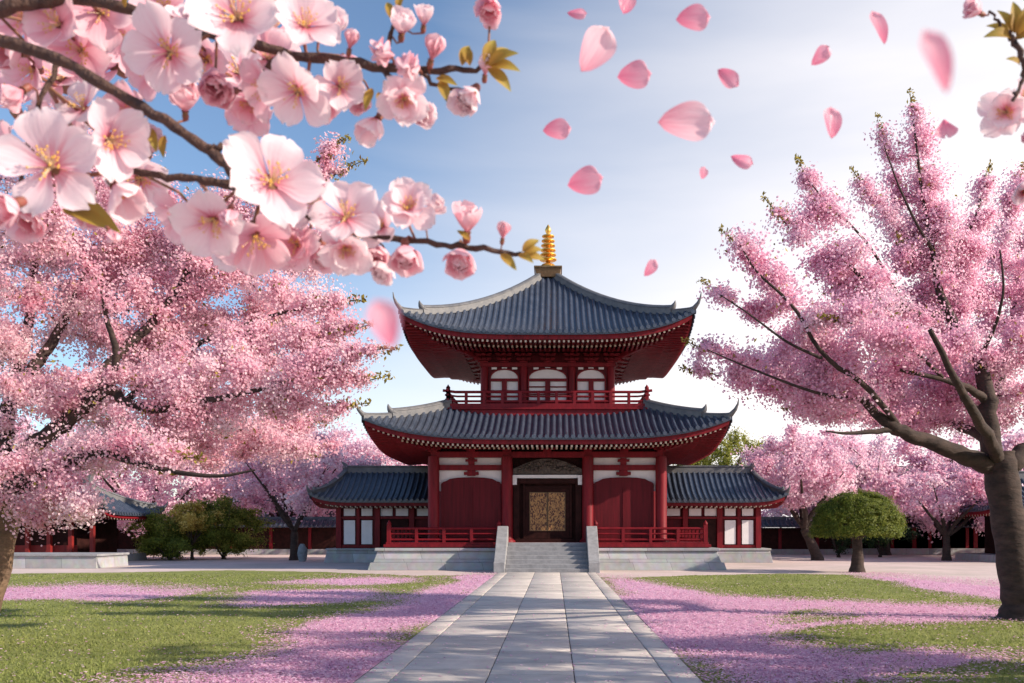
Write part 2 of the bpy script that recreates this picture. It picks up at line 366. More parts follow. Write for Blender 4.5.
# ------------------------------------------------------------------ ground
def ground_mats():
    m = bpy.data.materials.new('court_gravel'); m.use_nodes = True
    t = m.node_tree; b = t.nodes['Principled BSDF']; b.inputs['Roughness'].default_value = 0.95
    co = t.nodes.new("ShaderNodeTexCoord")
    n = t.nodes.new("ShaderNodeTexNoise"); n.inputs['Scale'].default_value = 0.35; n.inputs['Detail'].default_value = 9; n.inputs['Roughness'].default_value = 0.7
    t.links.new(co.outputs['Object'], n.inputs['Vector'])
    r = t.nodes.new("ShaderNodeValToRGB"); e = r.color_ramp.elements
    e[0].position = 0.30; e[0].color = (0.44,0.37,0.33,1); e[1].position = 0.66; e[1].color = (0.66,0.52,0.50,1)
    t.links.new(n.outputs['Fac'], r.inputs[0]); t.links.new(r.outputs[0], b.inputs['Base Color'])
    n2 = t.nodes.new("ShaderNodeTexNoise"); n2.inputs['Scale'].default_value = 30; n2.inputs['Detail'].default_value = 6
    t.links.new(co.outputs['Object'], n2.inputs['Vector'])
    bp = t.nodes.new("ShaderNodeBump"); bp.inputs['Strength'].default_value = 0.5; bp.inputs['Distance'].default_value = 0.02
    t.links.new(n2.outputs['Fac'], bp.inputs['Height']); t.links.new(bp.outputs[0], b.inputs['Normal'])
    # lawn with fallen petals
    g = bpy.data.materials.new('lawn_grass'); g.use_nodes = True
    t = g.node_tree; b = t.nodes['Principled BSDF']; b.inputs['Roughness'].default_value = 0.9; b.inputs['Specular IOR Level'].default_value = 0.15
    co = t.nodes.new("ShaderNodeTexCoord"); at = t.nodes.new("ShaderNodeAttribute"); at.attribute_name = 'tone'
    def N(s, d=6, rough=0.6):
        k = t.nodes.new("ShaderNodeTexNoise"); k.inputs['Scale'].default_value = s; k.inputs['Detail'].default_value = d; k.inputs['Roughness'].default_value = rough
        t.links.new(co.outputs['Object'], k.inputs['Vector']); return k
    big = N(0.5, 8, 0.7); fine = N(22, 4, 0.7); ptn = N(14, 5, 0.75)
    gr = t.nodes.new("ShaderNodeValToRGB"); e = gr.color_ramp.elements
    e[0].position = 0.34; e[0].color = (0.125,0.155,0.045,1); e[1].position = 0.7; e[1].color = (0.37,0.385,0.125,1)
    mixn = math_node(t, 'MULTIPLY_ADD', fine.outputs['Fac'], 0.45, math_node(t, 'MULTIPLY', big.outputs['Fac'], 0.55))
    t.links.new(mixn, gr.inputs[0])
    pr = t.nodes.new("ShaderNodeValToRGB"); e = pr.color_ramp.elements
    e[0].position = 0.32; e[0].color = (0.60,0.30,0.48,1); e[1].position = 0.70; e[1].color = (0.88,0.62,0.74,1)
    t.links.new(ptn.outputs['Fac'], pr.inputs[0])
    # petals lie where the density attribute beats a speckle
    d = math_node(t, 'MULTIPLY_ADD', at.outputs['Fac'], 1.25, -0.30)
    th = math_node(t, 'MULTIPLY_ADD', fine.outputs['Fac'], 1.5, -0.45)
    df = math_node(t, 'SUBTRACT', d, th)
    k = math_node(t, 'MULTIPLY_ADD', df, 3.5, 0.5, clamp=True)
    mx = t.nodes.new("ShaderNodeMix"); mx.data_type = 'RGBA'
    t.links.new(k, mx.inputs['Factor']); t.links.new(gr.outputs[0], mx.inputs['A']); t.links.new(pr.outputs[0], mx.inputs['B'])
    t.links.new(mx.outputs['Result'], b.inputs['Base Color'])
    bp = t.nodes.new("ShaderNodeBump"); bp.inputs['Strength'].default_value = 0.9; bp.inputs['Distance'].default_value = 0.05
    t.links.new(fine.outputs['Fac'], bp.inputs['Height']); t.links.new(bp.outputs[0], b.inputs['Normal'])
    return m, g
M_COURT, M_LAWN = ground_mats()
mb = MB(); mb.add([(-2500,-300,0),(2500,-300,0),(2500,3500,0),(-2500,3500,0)], [(0,1,2,3)])
tag(mb.build('ground', M_COURT), kind='structure')

st = 0.22
gx = np.arange(-36, 36, st); gy = np.arange(5.6, 36, st)
GX, GY = np.meshgrid(gx, gy, indexing='ij')
GX2 = GX + (vnoise(GX*1.3, GY*1.3, 5)-.5)*0.2; GY2 = GY + (vnoise(GX*1.3+9, GY*1.3, 6)-.5)*0.3
ok = lawn_mask(GX2, GY2) & ((GX < PATH_X0-0.0) | (GX > PATH_X1+0.0))
# keep the path edge straight
GXs = np.where((GX < PATH_X0) & (GX > PATH_X0-st), PATH_X0, GX); GXs = np.where((GX > PATH_X1) & (GX < PATH_X1+st), PATH_X1, GXs)
GZ = 0.010 + 0.020*fbm(GX*0.4, GY*0.4, 20)
V = np.stack([GXs, GY, GZ], -1).reshape(-1, 3)
nx, ny = GX.shape
I = np.arange(nx*ny).reshape(nx, ny)
q = np.stack([I[:-1,:-1], I[1:,:-1], I[1:,1:], I[:-1,1:]], -1)
okq = ok[:-1,:-1] & ok[1:,:-1] & ok[1:,1:] & ok[:-1,1:]
Fq = q[okq]
PF = petal_frac(GX, GY).ravel()
used = np.unique(Fq); rem = -np.ones(len(V), int); rem[used] = np.arange(len(used))
me = np_mesh('lawn', V[used], rem[Fq], 4, PF[used])
me.polygons.foreach_set('use_smooth', np.ones(len(me.polygons), bool))
tag(link('lawn', me, M_LAWN), kind='structure')

# grass blades
def blades(n, seed):
    r = np.random.default_rng(seed)
    u = r.random(n*6); Y = 8.2 + 24*u**2.0; X = (r.random(n*6)-0.5)*2*(Y*0.66+1.0)
    m = lawn_mask(X, Y+0.4) & ((X < PATH_X0-.06) | (X > PATH_X1+.06)); m &= r.random(n*6) > petal_frac(X, Y)*1.05
    X, Y = X[m][:n], Y[m][:n]; k = len(X)
    h = r.uniform(0.022, 0.055, k); a = r.uniform(0, 2*math.pi, k); wd = r.uniform(0.006, 0.012, k)*(1+Y/18)
    ln = r.normal(0, 0.025, (k, 2))
    z0 = np.full(k, 0.008)
    A = np.stack([X-np.cos(a)*wd, Y-np.sin(a)*wd, z0], -1); B = np.stack([X+np.cos(a)*wd, Y+np.sin(a)*wd, z0], -1)
    C = np.stack([X+ln[:,0], Y+ln[:,1], z0+h], -1)
    V = np.stack([A,B,C],1).reshape(-1,3); Fc = np.arange(3*k).reshape(k,3)
    t = np.clip(0.5*fbm(X*.5,Y*.5,31)+0.5*r.random(k), 0, 1)
    return V, Fc, np.repeat(t, 3)
V, Fc, t_ = blades(90000, 21)
tag(link('grass', np_mesh('grass', V, Fc, 3, t_), M_GRASSB), 'short green grass growing on the lawns either side of the path', 'grass', kind='stuff')

# fallen petals
def fallen(n, seed):
    r = np.random.default_rng(seed); k = n*5
    Y = 8.0 + 25*r.random(k)**1.7; X = (r.random(k)-0.5)*2*(Y*0.66+1.0)
    pf = petal_frac(X, Y); onpath = (X > PATH_X0) & (X < PATH_X1)
    pr = np.where(onpath, 0.014 + 0.10*np.exp(-np.minimum(X-PATH_X0, PATH_X1-X)/0.12), pf*0.95 + 0.015)
    m = r.random(k) < pr; X, Y, on = X[m][:n], Y[m][:n], onpath[m][:n]; k = len(X)
    s = r.uniform(0.010, 0.020, k)*(1+Y/40); a = r.uniform(0, 2*math.pi, k); tl = r.normal(0, 0.35, (k, 2))
    z = np.where(on, 0.030, 0.032 + r.uniform(0, 0.02, k))
    c, sn = np.cos(a), np.sin(a)
    V = []
    for (u, v, dz) in ((-1,0,0),(-0.1,-0.7,.25),(0.9,-.35,.4),(.9,.35,.4),(-0.1,.7,.25)):
        V.append(np.stack([X+(u*c-v*sn)*s, Y+(u*sn+v*c)*s, z+dz*s*0.6+np.abs(u*tl[:,0]+v*tl[:,1])*s], -1))
    V = np.stack(V, 1).reshape(-1, 3); Fc = np.arange(5*k).reshape(k, 5)
    return V, Fc, np.repeat(r.random(k), 5)
V, Fc, t_ = fallen(110000, 22)
tag(link('fallen_petals', np_mesh('fallen_petals', V, Fc, 5, t_), M_PETAL_G), 'carpet of fallen pink cherry petals lying beside the stone path', 'petals', kind='stuff')

# stone path of separate slabs
def path_mat():
    m = bpy.data.materials.new('path_slab'); m.use_nodes = True
    t = m.node_tree; b = t.nodes['Principled BSDF']; b.inputs['Roughness'].default_value = 0.8
    a = t.nodes.new("ShaderNodeAttribute"); a.attribute_name = 'tone'
    co = t.nodes.new("ShaderNodeTexCoord"); n = t.nodes.new("ShaderNodeTexNoise"); n.inputs['Scale'].default_value = 2.2; n.inputs['Detail'].default_value = 9; n.inputs['Roughness'].default_value = 0.7
    t.links.new(co.outputs['Object'], n.inputs['Vector'])
    s = math_node(t, 'MULTIPLY_ADD', n.outputs['Fac'], 0.8, math_node(t, 'MULTIPLY_ADD', a.outputs['Fac'], 0.22, -0.01))
    r = t.nodes.new("ShaderNodeValToRGB"); e = r.color_ramp.elements
    e[0].position = 0.25; e[0].color = (0.36,0.33,0.31,1); e[1].position = 0.72; e[1].color = (0.62,0.56,0.515,1)
    t.links.new(s, r.inputs[0]); t.links.new(r.outputs[0], b.inputs['Base Color'])
    n2 = t.nodes.new("ShaderNodeTexNoise"); n2.inputs['Scale'].default_value = 35; n2.inputs['Detail'].default_value = 5
    t.links.new(co.outputs['Object'], n2.inputs['Vector'])
    bp = t.nodes.new("ShaderNodeBump"); bp.inputs['Strength'].default_value = 0.3; bp.inputs['Distance'].default_value = 0.01
    t.links.new(n2.outputs['Fac'], bp.inputs['Height']); t.links.new(bp.outputs[0], b.inputs['Normal'])
    return m
def build_path():
    r = random.Random(4); vs_, fs, tn = [], [], []
    cols = [(PATH_X0, PATH_X0+.36, 1.9), (PATH_X0+.36, PATH_X0+1.37, 1.35), (PATH_X0+1.37, PATH_X0+2.30, 1.6), (PATH_X0+2.30, PATH_X1-.33, 1.45), (PATH_X1-.33, PATH_X1, 2.1)]
    for x0, x1, ln in cols:
        y = 4.0 - r.random()*1.2
        while y < PATH_Y1:
            y2 = min(y + ln*.52*r.uniform(0.7, 1.3), PATH_Y1)
            if PATH_Y1 - y2 < 0.4: y2 = PATH_Y1
            g, bv, z = 0.006, 0.012, 0.026 + r.uniform(-.003, .003)
            sx = r.uniform(-.002,.002)
            b = len(vs_)
            h_ = .013
            o = [(x0+g,y+h_),(x1-g,y+h_),(x1-g,y2-h_),(x0+g,y2-h_)]; i = [(x0+g+bv,y+h_+bv),(x1-g-bv,y+h_+bv),(x1-g-bv,y2-h_-bv),(x0+g+bv,y2-h_-bv)]
            vs_ += [(*p, 0.004) for p in o] + [(*p, z-.007) for p in o] + [(p[0], p[1], z + sx*(1 if p[0] > (x0+x1)/2 else -1)) for p in i]
            for k in range(4):
                k2 = (k+1) % 4
                fs += [(b+k, b+k2, b+4+k2, b+4+k), (b+4+k, b+4+k2, b+8+k2, b+8+k)]
            fs.append((b+8, b+9, b+10, b+11)); tn += [r.random()]*12; y = y2
    me = np_mesh('path', np.array(vs_), np.array(fs), 4, tn)
    o = tag(link('path', me, path_mat()), kind='structure')
    mb = MB(); mb.box(PATH_X0-.02, PATH_X1+.02, 3, PATH_Y1, 0.001, 0.006)
    tag(mb.build('path_bed', mat('joint_sand', (0.13,0.115,0.105), 0.95, noise=.3)), kind='structure')
build_path()

# ------------------------------------------------------------------ hip roofs with round tiles
class Roof:
    def __init__(s, xl, xr, b, z0, z1, lift, t0=0.0, liftL=True, liftR=True, lp=4):
        s.xl, s.xr, s.b, s.z0, s.z1, s.lift, s.t0 = xl, xr, b, z0, z1, lift, t0
        s.lL, s.lR, s.lp = liftL, liftR, lp
    def ext(s, t): return (s.xl[0]+(s.xl[1]-s.xl[0])*t, s.xr[0]+(s.xr[1]-s.xr[0])*t, s.b[0]+(s.b[1]-s.b[0])*t)
    def z(s, t, sx):
        u = max(0.0, 1-t); l = s.lift*t**1.5*abs(sx)**s.lp
        if (sx < 0 and not s.lL) or (sx > 0 and not s.lR): l = 0
        return s.z1 + (s.z0-s.z1)*(.35*u+.65*u**1.8) + l
    def pt(s, side, t, sx):
        """side f,b,l,r ; sx in -1..1 along the side"""
        x0, x1, b = s.ext(t)
        if side == 'f': return Vector((x0+(x1-x0)*(sx+1)/2, -b, s.z(t, sx)))
        if side == 'b': return Vector((x0+(x1-x0)*(sx+1)/2, b, s.z(t, sx)))
        if side == 'l': return Vector((x0, b*sx, s.lside(t, sx)))
        return Vector((x1, b*sx, s.lside(t, sx)))
    def lside(s, t, sx):
        u = max(0.0, 1-t)
        return s.z1 + (s.z0-s.z1)*(.35*u+.65*u**1.8) + s.lift*t**1.5*abs(sx)**s.lp

def build_roof(R, sides, parent, spacing=0.25, rr=0.076, hips='fl fr bl br', mats=None, fascia=0.17, horn=0.5, ridge_h=0.30):
    NT, NS = 14, 40
    # sheet of flat tiles with rolls
    mb = MB()
    for side in sides:
        v = [R.pt(side, R.t0+(1-R.t0)*i/NT, -1+2*j/NS) for i in range(NT+1) for j in range(NS+1)]
        f = [(i*(NS+1)+j, i*(NS+1)+j+1, (i+1)*(NS+1)+j+1, (i+1)*(NS+1)+j) for i in range(NT) for j in range(NS)]
        mb.add(v, f, 0, True)
        # tile edge
        v = []
        for j in range(NS+1):
            p = R.pt(side, 1, -1+2*j/NS); v += [p, p-Vector((0,0,.10))]
        mb.add(v, [(2*j, 2*j+1, 2*j+3, 2*j+2) for j in range(NS)], 0)
        x0, x1, b = R.ext(1)
        lo, hi = (x0, x1) if side in 'fb' else (-b, b)
        n = int((hi-lo)/spacing); off = ((hi-lo)-n*spacing)/2
        for k in range(n+1):
            a = lo+off+k*spacing
            # range of t where this line is on the sheet
            ts = R.t0
            if side in 'fb':
                if a < R.xl[0] and R.xl[1] != R.xl[0]: ts = max(ts, (a-R.xl[0])/(R.xl[1]-R.xl[0]))
                if a > R.xr[0] and R.xr[1] != R.xr[0]: ts = max(ts, (a-R.xr[0])/(R.xr[1]-R.xr[0]))
            else:
                if abs(a) > R.b[0]: ts = max(ts, (abs(a)-R.b[0])/(R.b[1]-R.b[0]))
            if ts > 0.985: continue
            nn = max(3, int((1-ts)*14)+1); v = []; cs = 6
            for i in range(nn+1):
                t = ts+(1.004-ts)*i/nn; e0, e1, bb = R.ext(t)
                if side in 'fb': sx = (a-e0)/(e1-e0)*2-1 if e1 > e0 else 0
                else: sx = a/bb if bb > 0 else 0
                sx = max(-1, min(1, sx)); c = R.pt(side, t, sx)
                dirs = {'f': Vector((1,0,0)), 'b': Vector((-1,0,0)), 'l': Vector((0,-1,0)), 'r': Vector((0,1,0))}[side]
                for q_ in range(cs):
                    th = math.pi*(q_/(cs-1)); v.append(c + dirs*(-math.cos(th)*rr) + Vector((0,0,math.sin(th)*rr*1.15+.004)))
            f = [(i*cs+q_, i*cs+q_+1, (i+1)*cs+q_+1, (i+1)*cs+q_) for i in range(nn) for q_ in range(cs-1)]
            mb.add(v, f, 0, True)
            # round end tile
            c = v[-cs:]; mid = sum(c, Vector())/cs - Vector((0,0,.03))
            outd = {'f': Vector((0,-1,0)), 'b': Vector((0,1,0)), 'l': Vector((-1,0,0)), 'r': Vector((1,0,0))}[side]
            dk = [mid + outd*.03 + dirs*(math.cos(g)*rr*1.1)+Vector((0,0,math.sin(g)*rr*1.1)) for g in [2*math.pi*h/10 for h in range(10)]]
            mb.add(dk + [p-outd*.06 for p in dk], [tuple(range(10))] + [(h, (h+1) % 10, (h+1) % 10+10, h+10) for h in range(10)], 0)
    roof = mb.build('roof', [M_TILE, M_RIDGE], parent)
    # red eave board under the tile edge
    mb = MB(); x0, x1, b = R.ext(1)
    for side in sides:
        ring = []
        for j in range(NS+1):
            p = R.pt(side, 1, -1+2*j/NS)
            ins = 0.10
            px_ = max(x0+ins*(R.xl[1] != R.xl[0]), min(x1-ins*(R.xr[1] != R.xr[0]), p.x)); py_ = max(-b+ins, min(b-ins, p.y))
            ring.append((Vector((px_, py_, p.z-.06)), Vector((px_, py_, p.z-.10-fascia))))
        v = [q_ for pr in ring for q_ in pr]
        cin = {'f': Vector((0,.09,0)), 'b': Vector((0,-.09,0)), 'l': Vector((.09,0,0)), 'r': Vector((-.09,0,0))}[side]
        v2 = [q_+cin for q_ in v]; n2 = len(v)
        mb.add(v+v2, [(2*j, 2*j+1, 2*j+3, 2*j+2) for j in range(NS)] + [(2*j+1, 2*j+1+n2, 2*j+3+n2, 2*j+3) for j in range(NS)], 0)
    mb.build('eave_board', M_RED, parent)
    # hip ridges, stepped, with upturned end tiles
    for h in hips.split():
        side = h[0]; sx = -1 if h[1] == 'l' else 1
        for (ta, tb, wd, hh, hn) in ((R.t0, 0.865, 0.24, ridge_h, horn*.42), (0.84, 0.995, 0.17, ridge_h*.5, horn)):
            pts = [R.pt(side, ta+(tb-ta)*i/14, sx) for i in range(15)]
            mb = MB(); v = []
            for i, p in enumerate(pts):
                d = (pts[min(i+1,14)]-pts[max(i-1,0)]); d.z = 0; d.normalize(); s_ = Vector((-d.y, d.x, 0))
                for (a, c) in ((-.5,-.08),(-.5,hh*.62),(-.62,hh*.66),(-.55,hh*.78),(-.34,hh*.98),(0,hh*1.08),(.34,hh*.98),(.55,hh*.78),(.62,hh*.66),(.5,hh*.62),(.5,-.08)):
                    v.append(p + s_*(a*wd) + Vector((0,0,c)))
            cs = 11
            mb.add(v, [(i*cs+q_, i*cs+q_+1, (i+1)*cs+q_+1, (i+1)*cs+q_) for i in range(14) for q_ in range(cs-1)], 0)
            mb.add(v[-cs:], [tuple(range(cs))], 0); mb.add(v[:cs], [tuple(range(cs))[::-1]], 0)
            rd = mb.build('hip_ridge', M_RIDGE, roof)
            # horn-shaped end tile
            mb = MB(); d = (pts[-1]-pts[-2]); d.z = 0; d.normalize(); p = pts[-1]
            hp = [p+d*(-.18)+Vector((0,0,hh*.5)), p+Vector((0,0,hh*.62)), p+d*(hn*.35)+Vector((0,0,hh*.75+hn*.28)), p+d*(hn*.55)+Vector((0,0,hh*.8+hn*.62)), p+d*(hn*.62)+Vector((0,0,hh*.8+hn))]
            mb.tube(hp, [wd*.55, wd*.6, wd*.42, wd*.24, .015], 8)
            mb.build('ridge_end_tile', M_RIDGE, roof)
    return roof

def build_soffit(R, sides, bx0, bx1, bb, zb, parent, drop=0.28, sp=0.19, flare=1.5):
    """boarded soffit from the eave to the body line with two tiers of rafters, pale end faces"""
    x0, x1, b = R.ext(1); ins = .16
    fixL, fixR = R.xl[0] == R.xl[1], R.xr[0] == R.xr[1]
    ex0, ex1, eb = x0+(0 if fixL else ins), x1-(0 if fixR else ins), b-ins
    def pt(side, q, sx, dz=0):
        X0 = ex0+(bx0-ex0)*q; X1 = ex1+(bx1-ex1)*q; B = eb+(bb-eb)*q
        l = R.lift*abs(sx)**R.lp
        if side in 'fb' and ((sx < 0 and not R.lL) or (sx > 0 and not R.lR)): l = 0
        z = (R.z1-drop)*(1-q)+zb*q + l*(1-q)**flare + dz
        if side in 'fb': return Vector((X0+(X1-X0)*(sx+1)/2, -B if side == 'f' else B, z))
        return Vector((X0 if side == 'l' else X1, B*sx, z))
    mb = MB(); NS, NQ = 32, 6
    for side in sides:
        v = [pt(side, i/NQ, -1+2*j/NS) for i in range(NQ+1) for j in range(NS+1)]
        mb.add(v, [(i*(NS+1)+j, i*(NS+1)+j+1, (i+1)*(NS+1)+j+1, (i+1)*(NS+1)+j) for i in range(NQ) for j in range(NS)], 0)
    mb.build('soffit', M_VERM, parent)
    names = {'f': 'rafters', 'b': 'rafters', 'l': 'rafters', 'r': 'rafters'}
    for side in sides:
        mb = MB()
        lo, hi = (ex0, ex1) if side in 'fb' else (-eb, eb)
        n = int((hi-lo)/sp); off = ((hi-lo)-n*sp)/2
        for k in range(n+1):
            a = lo+off+k*sp
            if side in 'fb':
                qm = 1.0
                if a < bx0 and not fixL: qm = (a-ex0)/(bx0-ex0)
                if a > bx1 and not fixR: qm = (a-ex1)/(bx1-ex1)
            else:
                qm = (abs(a)-eb)/(bb-eb) if abs(a) > bb else 1.0
            qm = min(1, qm)
            def at(q, dz):
                X0 = ex0+(bx0-ex0)*q; X1 = ex1+(bx1-ex1)*q; B = eb+(bb-eb)*q
                sx = ((a-X0)/(X1-X0)*2-1) if side in 'fb' else a/B
                return pt(side, q, max(-1, min(1, sx)), dz)
            for (q0, q1, dz) in ((-.005, .5, -.05), (.40, 1.0, -.15)):
                q1 = min(q1, qm)
                if q1-q0 < .06: continue
                mid = (q0+q1)/2
                mb.bar(at(q0, dz), at(mid, dz), .075, .085, 0, 1); mb.bar(at(mid, dz), at(q1, dz), .085, .10, 0)
        mb.build('rafters', [M_RED, M_PALE], parent)

def bracket(par, x, y, z, out, h, n=3, wide=0.9, reach=0.5):
    """stepped bracket set: bearing block, cross arms growing outwards; out = unit (ox,oy)"""
    ox, oy = out; tx, ty = -oy, ox; mb = MB()
    def bx(cx, cy, z0, z1, wt, wo):
        hx = abs(tx)*wt/2+abs(ox)*wo/2; hy = abs(ty)*wt/2+abs(oy)*wo/2
        mb.box(cx-hx, cx+hx, cy-hy, cy+hy, z0, z1)
    st_ = h/n
    bx(x, y, z-.02, z+st_*.3, .34, .34)
    for i in range(n):
        r = reach*(i+1)/n; zz = z+st_*(i+.3)
        bx(x+ox*r/2, y+oy*r/2, zz, zz+st_*.38, .14, r+.30)
        wt = wide*(.55+.45*(i+1)/n)
        bx(x+ox*r*.8, y+oy*r*.8, zz+.012, zz+st_*.36, wt, .13)
        for k in (-1, 0, 1):
            bx(x+ox*r*.8+tx*k*wt*.42, y+oy*r*.8+ty*k*wt*.42, zz+st_*.38, zz+st_*.72, .17, .17)
    mb.build('bracket_set', M_RED, par)

def balustrade(parent, pts, z0, h, rail=0.05, post=0.06, sp=1.1, flare=0.0, ends=True):
    """three rails with posts along a polyline"""
    mb = MB(); pts = [Vector((p[0], p[1], 0)) for p in pts]
    for zz, r in ((z0+h, rail*1.15), (z0+h*.62, rail*.8), (z0+h*.2, rail)):
        for i in range(len(pts)-1):
            a, b = pts[i].copy(), pts[i+1].copy(); d = (b-a).normalized(); ex = flare if zz > z0+h*.9 else flare*.6
            a -= d*ex; b += d*ex; a.z = b.z = zz
            mid1 = a.lerp(b, .06); mid2 = a.lerp(b, .94)
            a2 = a.copy(); b2 = b.copy(); a2.z += flare*.3; b2.z += flare*.3
            mb.tube([a2, mid1, mid2, b2], r, 7)
    ra = mb.build('balustrade', M_RED, parent)
    for i in range(len(pts)-1):
        a, b = pts[i], pts[i+1]; n = max(1, round((b-a).length/sp))
        for k in range(n+1):
            if k == n and i < len(pts)-2: continue
            p = a.lerp(b, k/n); big = (k in (0, n)); mb = MB(); w_ = post*(1.35 if big else 1); hh = h*(1.25 if big else 1)
            mb.box(p.x-w_, p.x+w_, p.y-w_, p.y+w_, z0, z0+hh)
            if big: mb.lathe((p.x, p.y, z0+hh), [(w_*.9,0),(w_*1.1,.03),(w_*1.1,.08),(w_*.5,.14),(.005,.2)], 10)
            mb.build('post', M_RED, ra)
    return ra

def rectwall(mb, hx, hy, z0, z1, th=0.15):
    mb.box(-hx, hx, -hy, -hy+th, z0, z1); mb.box(-hx, hx, hy-th, hy, z0, z1)
    mb.box(-hx, -hx+th, -hy+th, hy-th, z0, z1); mb.box(hx-th, hx, -hy+th, hy-th, z0, z1)

# ------------------------------------------------------------------ the temple
def build_temple():
    T = empty('temple', (-0.27, 41.45, 0), 'two storey red timber temple with sweeping grey tile roofs and a gold spire', 'temple')
    # stone platform
    mb = MB()
    mb.frustum((-7.15,7.15,-5.75,7.0), (-7.05,7.05,-5.65,6.9), -0.05, 0.30)
    mb.frustum((-6.95,6.95,-5.55,6.8), (-6.80,6.80,-5.40,6.6), 0.30, 0.76)
    mb.frustum((-6.90,6.90,-5.50,6.7), (-6.90,6.90,-5.50,6.7), 0.76, 0.88)
    mb.build('stone_platform', M_STONE, T, 0.02)
    # veranda deck
    mb = MB(); mb.box(-6.5,6.5,-5.25,6.3,0.882,1.10); mb.box(-6.58,6.58,-5.33,-5.253,0.90,1.02); mb.box(-6.58,-6.503,-5.25,6.3,0.90,1.02); mb.box(6.503,6.58,-5.25,6.3,0.90,1.02)
    mb.build('veranda', M_RED, T, 0.012)
    for s in (-1, 1):
        balustrade(T, [(s*1.95,-5.15),(s*6.38,-5.15),(s*6.38,5.5)], 1.10, 0.56, .045, .06, 1.1, 0.0)
    # staircase
    stc = MB(); n = 7
    for i in range(n):
        y0 = -7.95+i*.36; stc.box(-1.55,1.55,y0,-5.26 if i == n-1 else y0+.385,-0.02 if i == 0 else (i)*.157-.03,(i+1)*.157)
    so = stc.build('staircase', M_STEP, T, 0.012)
    for s in (-1, 1):
        mb = MB()
        poly = [(-8.05,-.02),(-5.42,-.02),(-5.42,1.72),(-5.62,1.76),(-7.75,.44),(-8.05,.40)]
        x0, x1 = (s*1.555, s*1.98); xa, xb = min(x0,x1), max(x0,x1)
        nn = len(poly); v = [(xa,p,z) for p,z in poly]+[(xb,p,z) for p,z in poly]
        mb.add(v, [tuple(range(nn))[::-1], tuple(range(nn,2*nn))]+[(i,(i+1) % nn,(i+1) % nn+nn,i+nn) for i in range(nn)])
        mb.build('cheek_wall', M_STEP, so, 0.02)
    # columns
    cols = [(-4.65,-4.65),(-1.65,-4.65),(1.65,-4.65),(4.65,-4.65)]
    for c in [-1.65, 1.65]: cols += [(-4.65,c),(4.65,c),(c,4.65)]
    cols += [(-4.65,4.65),(4.65,4.65)]
    for x, y in cols:
        mb = MB(); mb.lathe((x,y,0), [(.34,1.10),(.34,1.16),(.26,1.22),(.235,1.3),(.235,4.35),(.22,4.6)], 20)
        mb.build('column', M_RED, T)
    # walls: dark core, red boards, plaster
    mb = MB(); rectwall(mb, 4.36, 4.36, 1.10, 4.95, .12); mb.box(-4.2,4.2,-4.2,4.2,4.7,4.9)
    # cut for the doorway is left by a recessed core: front piece rebuilt below
    mb.build('inner_wall', M_DARK, T)
    for s in (-1, 1):
        mb = MB(); xa, xb = 1.90, 4.36
        arch = [(xa,1.12),(xb,1.12),(xb,3.50),(xb-.08,3.57),(xb-.20,3.61),(xb-.36,3.70),(xb-.7,3.75),((xa+xb)/2,3.77),(xa+.7,3.75),(xa+.36,3.70),(xa+.20,3.61),(xa+.08,3.57),(xa,3.50)]
        arch = [(s*a, z) for a, z in arch]
        mb.prism(arch if s > 0 else arch[::-1], -4.54, -4.42)
        # proud frame boards
        for xx in (xa+.04, (xa+xb)/2, xb-.04):
            mb.box(min(s*xx-.035,s*xx+.035), max(s*xx-.035,s*xx+.035), -4.575, -4.543, 1.12, 3.36)
        mb.build('board_wall', M_REDB, T)
        mb = MB(); lo, hi = sorted((s*1.9, s*4.45)); mb.box(lo, hi, -4.41, -4.37, 3.2, 4.6)
        mb.build('plaster_panel', M_PLASTER, T)
        # horizontal beams and the cross shaped strut between the plaster fields
        mb = MB(); lo, hi = sorted((s*1.85, s*4.45)); mb.box(lo, hi, -4.60, -4.44, 4.05, 4.27)
        cx = s*3.12
        mb.box(cx-.17,cx+.17,-4.585,-4.45,3.82,4.048); mb.box(cx-.13,cx+.13,-4.58,-4.45,4.272,4.55)
        mb.box(cx-.30,cx+.30,-4.59,-4.45,3.86,3.98); mb.box(cx-.24,cx+.24,-4.592,-4.45,4.40,4.50)
        mb.build('tie_beam', M_RED, T, 0.01)
    # head beam round the column tops
    mb = MB(); rectwall(mb, 4.74, 4.74, 4.56, 4.80, .20)
    mb.build('head_beam', M_RED, T, 0.01)
    # doorway: frame, transom carving, doors with gilt tracery
    mb = MB()
    mb.box(-1.40,-1.15,-4.62,-4.38,1.10,3.72); mb.box(1.15,1.40,-4.62,-4.38,1.10,3.72); mb.box(-1.147,1.147,-4.60,-4.38,3.50,3.70); mb.box(-1.147,1.147,-4.58,-4.38,1.10,1.24)
    mb.box(-1.0,-.92,-4.50,-4.37,1.25,3.49); mb.box(.92,1.0,-4.50,-4.37,1.25,3.49); mb.box(-.918,.918,-4.49,-4.37,3.32,3.40)
    mb.build('door_frame', M_DARK, T, 0.01)
    for s in (-1, 1):
        mb = MB(); lo, hi = sorted((s*.004, s*.915)); mb.box(lo, hi, -4.45, -4.38, 1.25, 3.315)
        d = mb.build('door', M_DARK, T)
        mb = MB(); lo, hi = sorted((s*.02, s*.72)); mb.box(lo, hi, -4.475, -4.452, 1.58, 3.12)
        mb.build('gilt_panel', M_TRACERY, d)
        mb = MB()
        for zz in (1.56, 3.12): mb.box(lo, hi, -4.485, -4.452, zz, zz+.03)
        mb.box(s*.72-.015, s*.72+.015, -4.486, -4.452, 1.56, 3.15); mb.box(s*.022-.015, s*.022+.015, -4.486, -4.452, 1.56, 3.15)
        mb.build('gilt_border', M_BRONZE, d)
    mb = MB(); mb.box(-1.42,1.42,-4.56,-4.40,3.725,3.86)
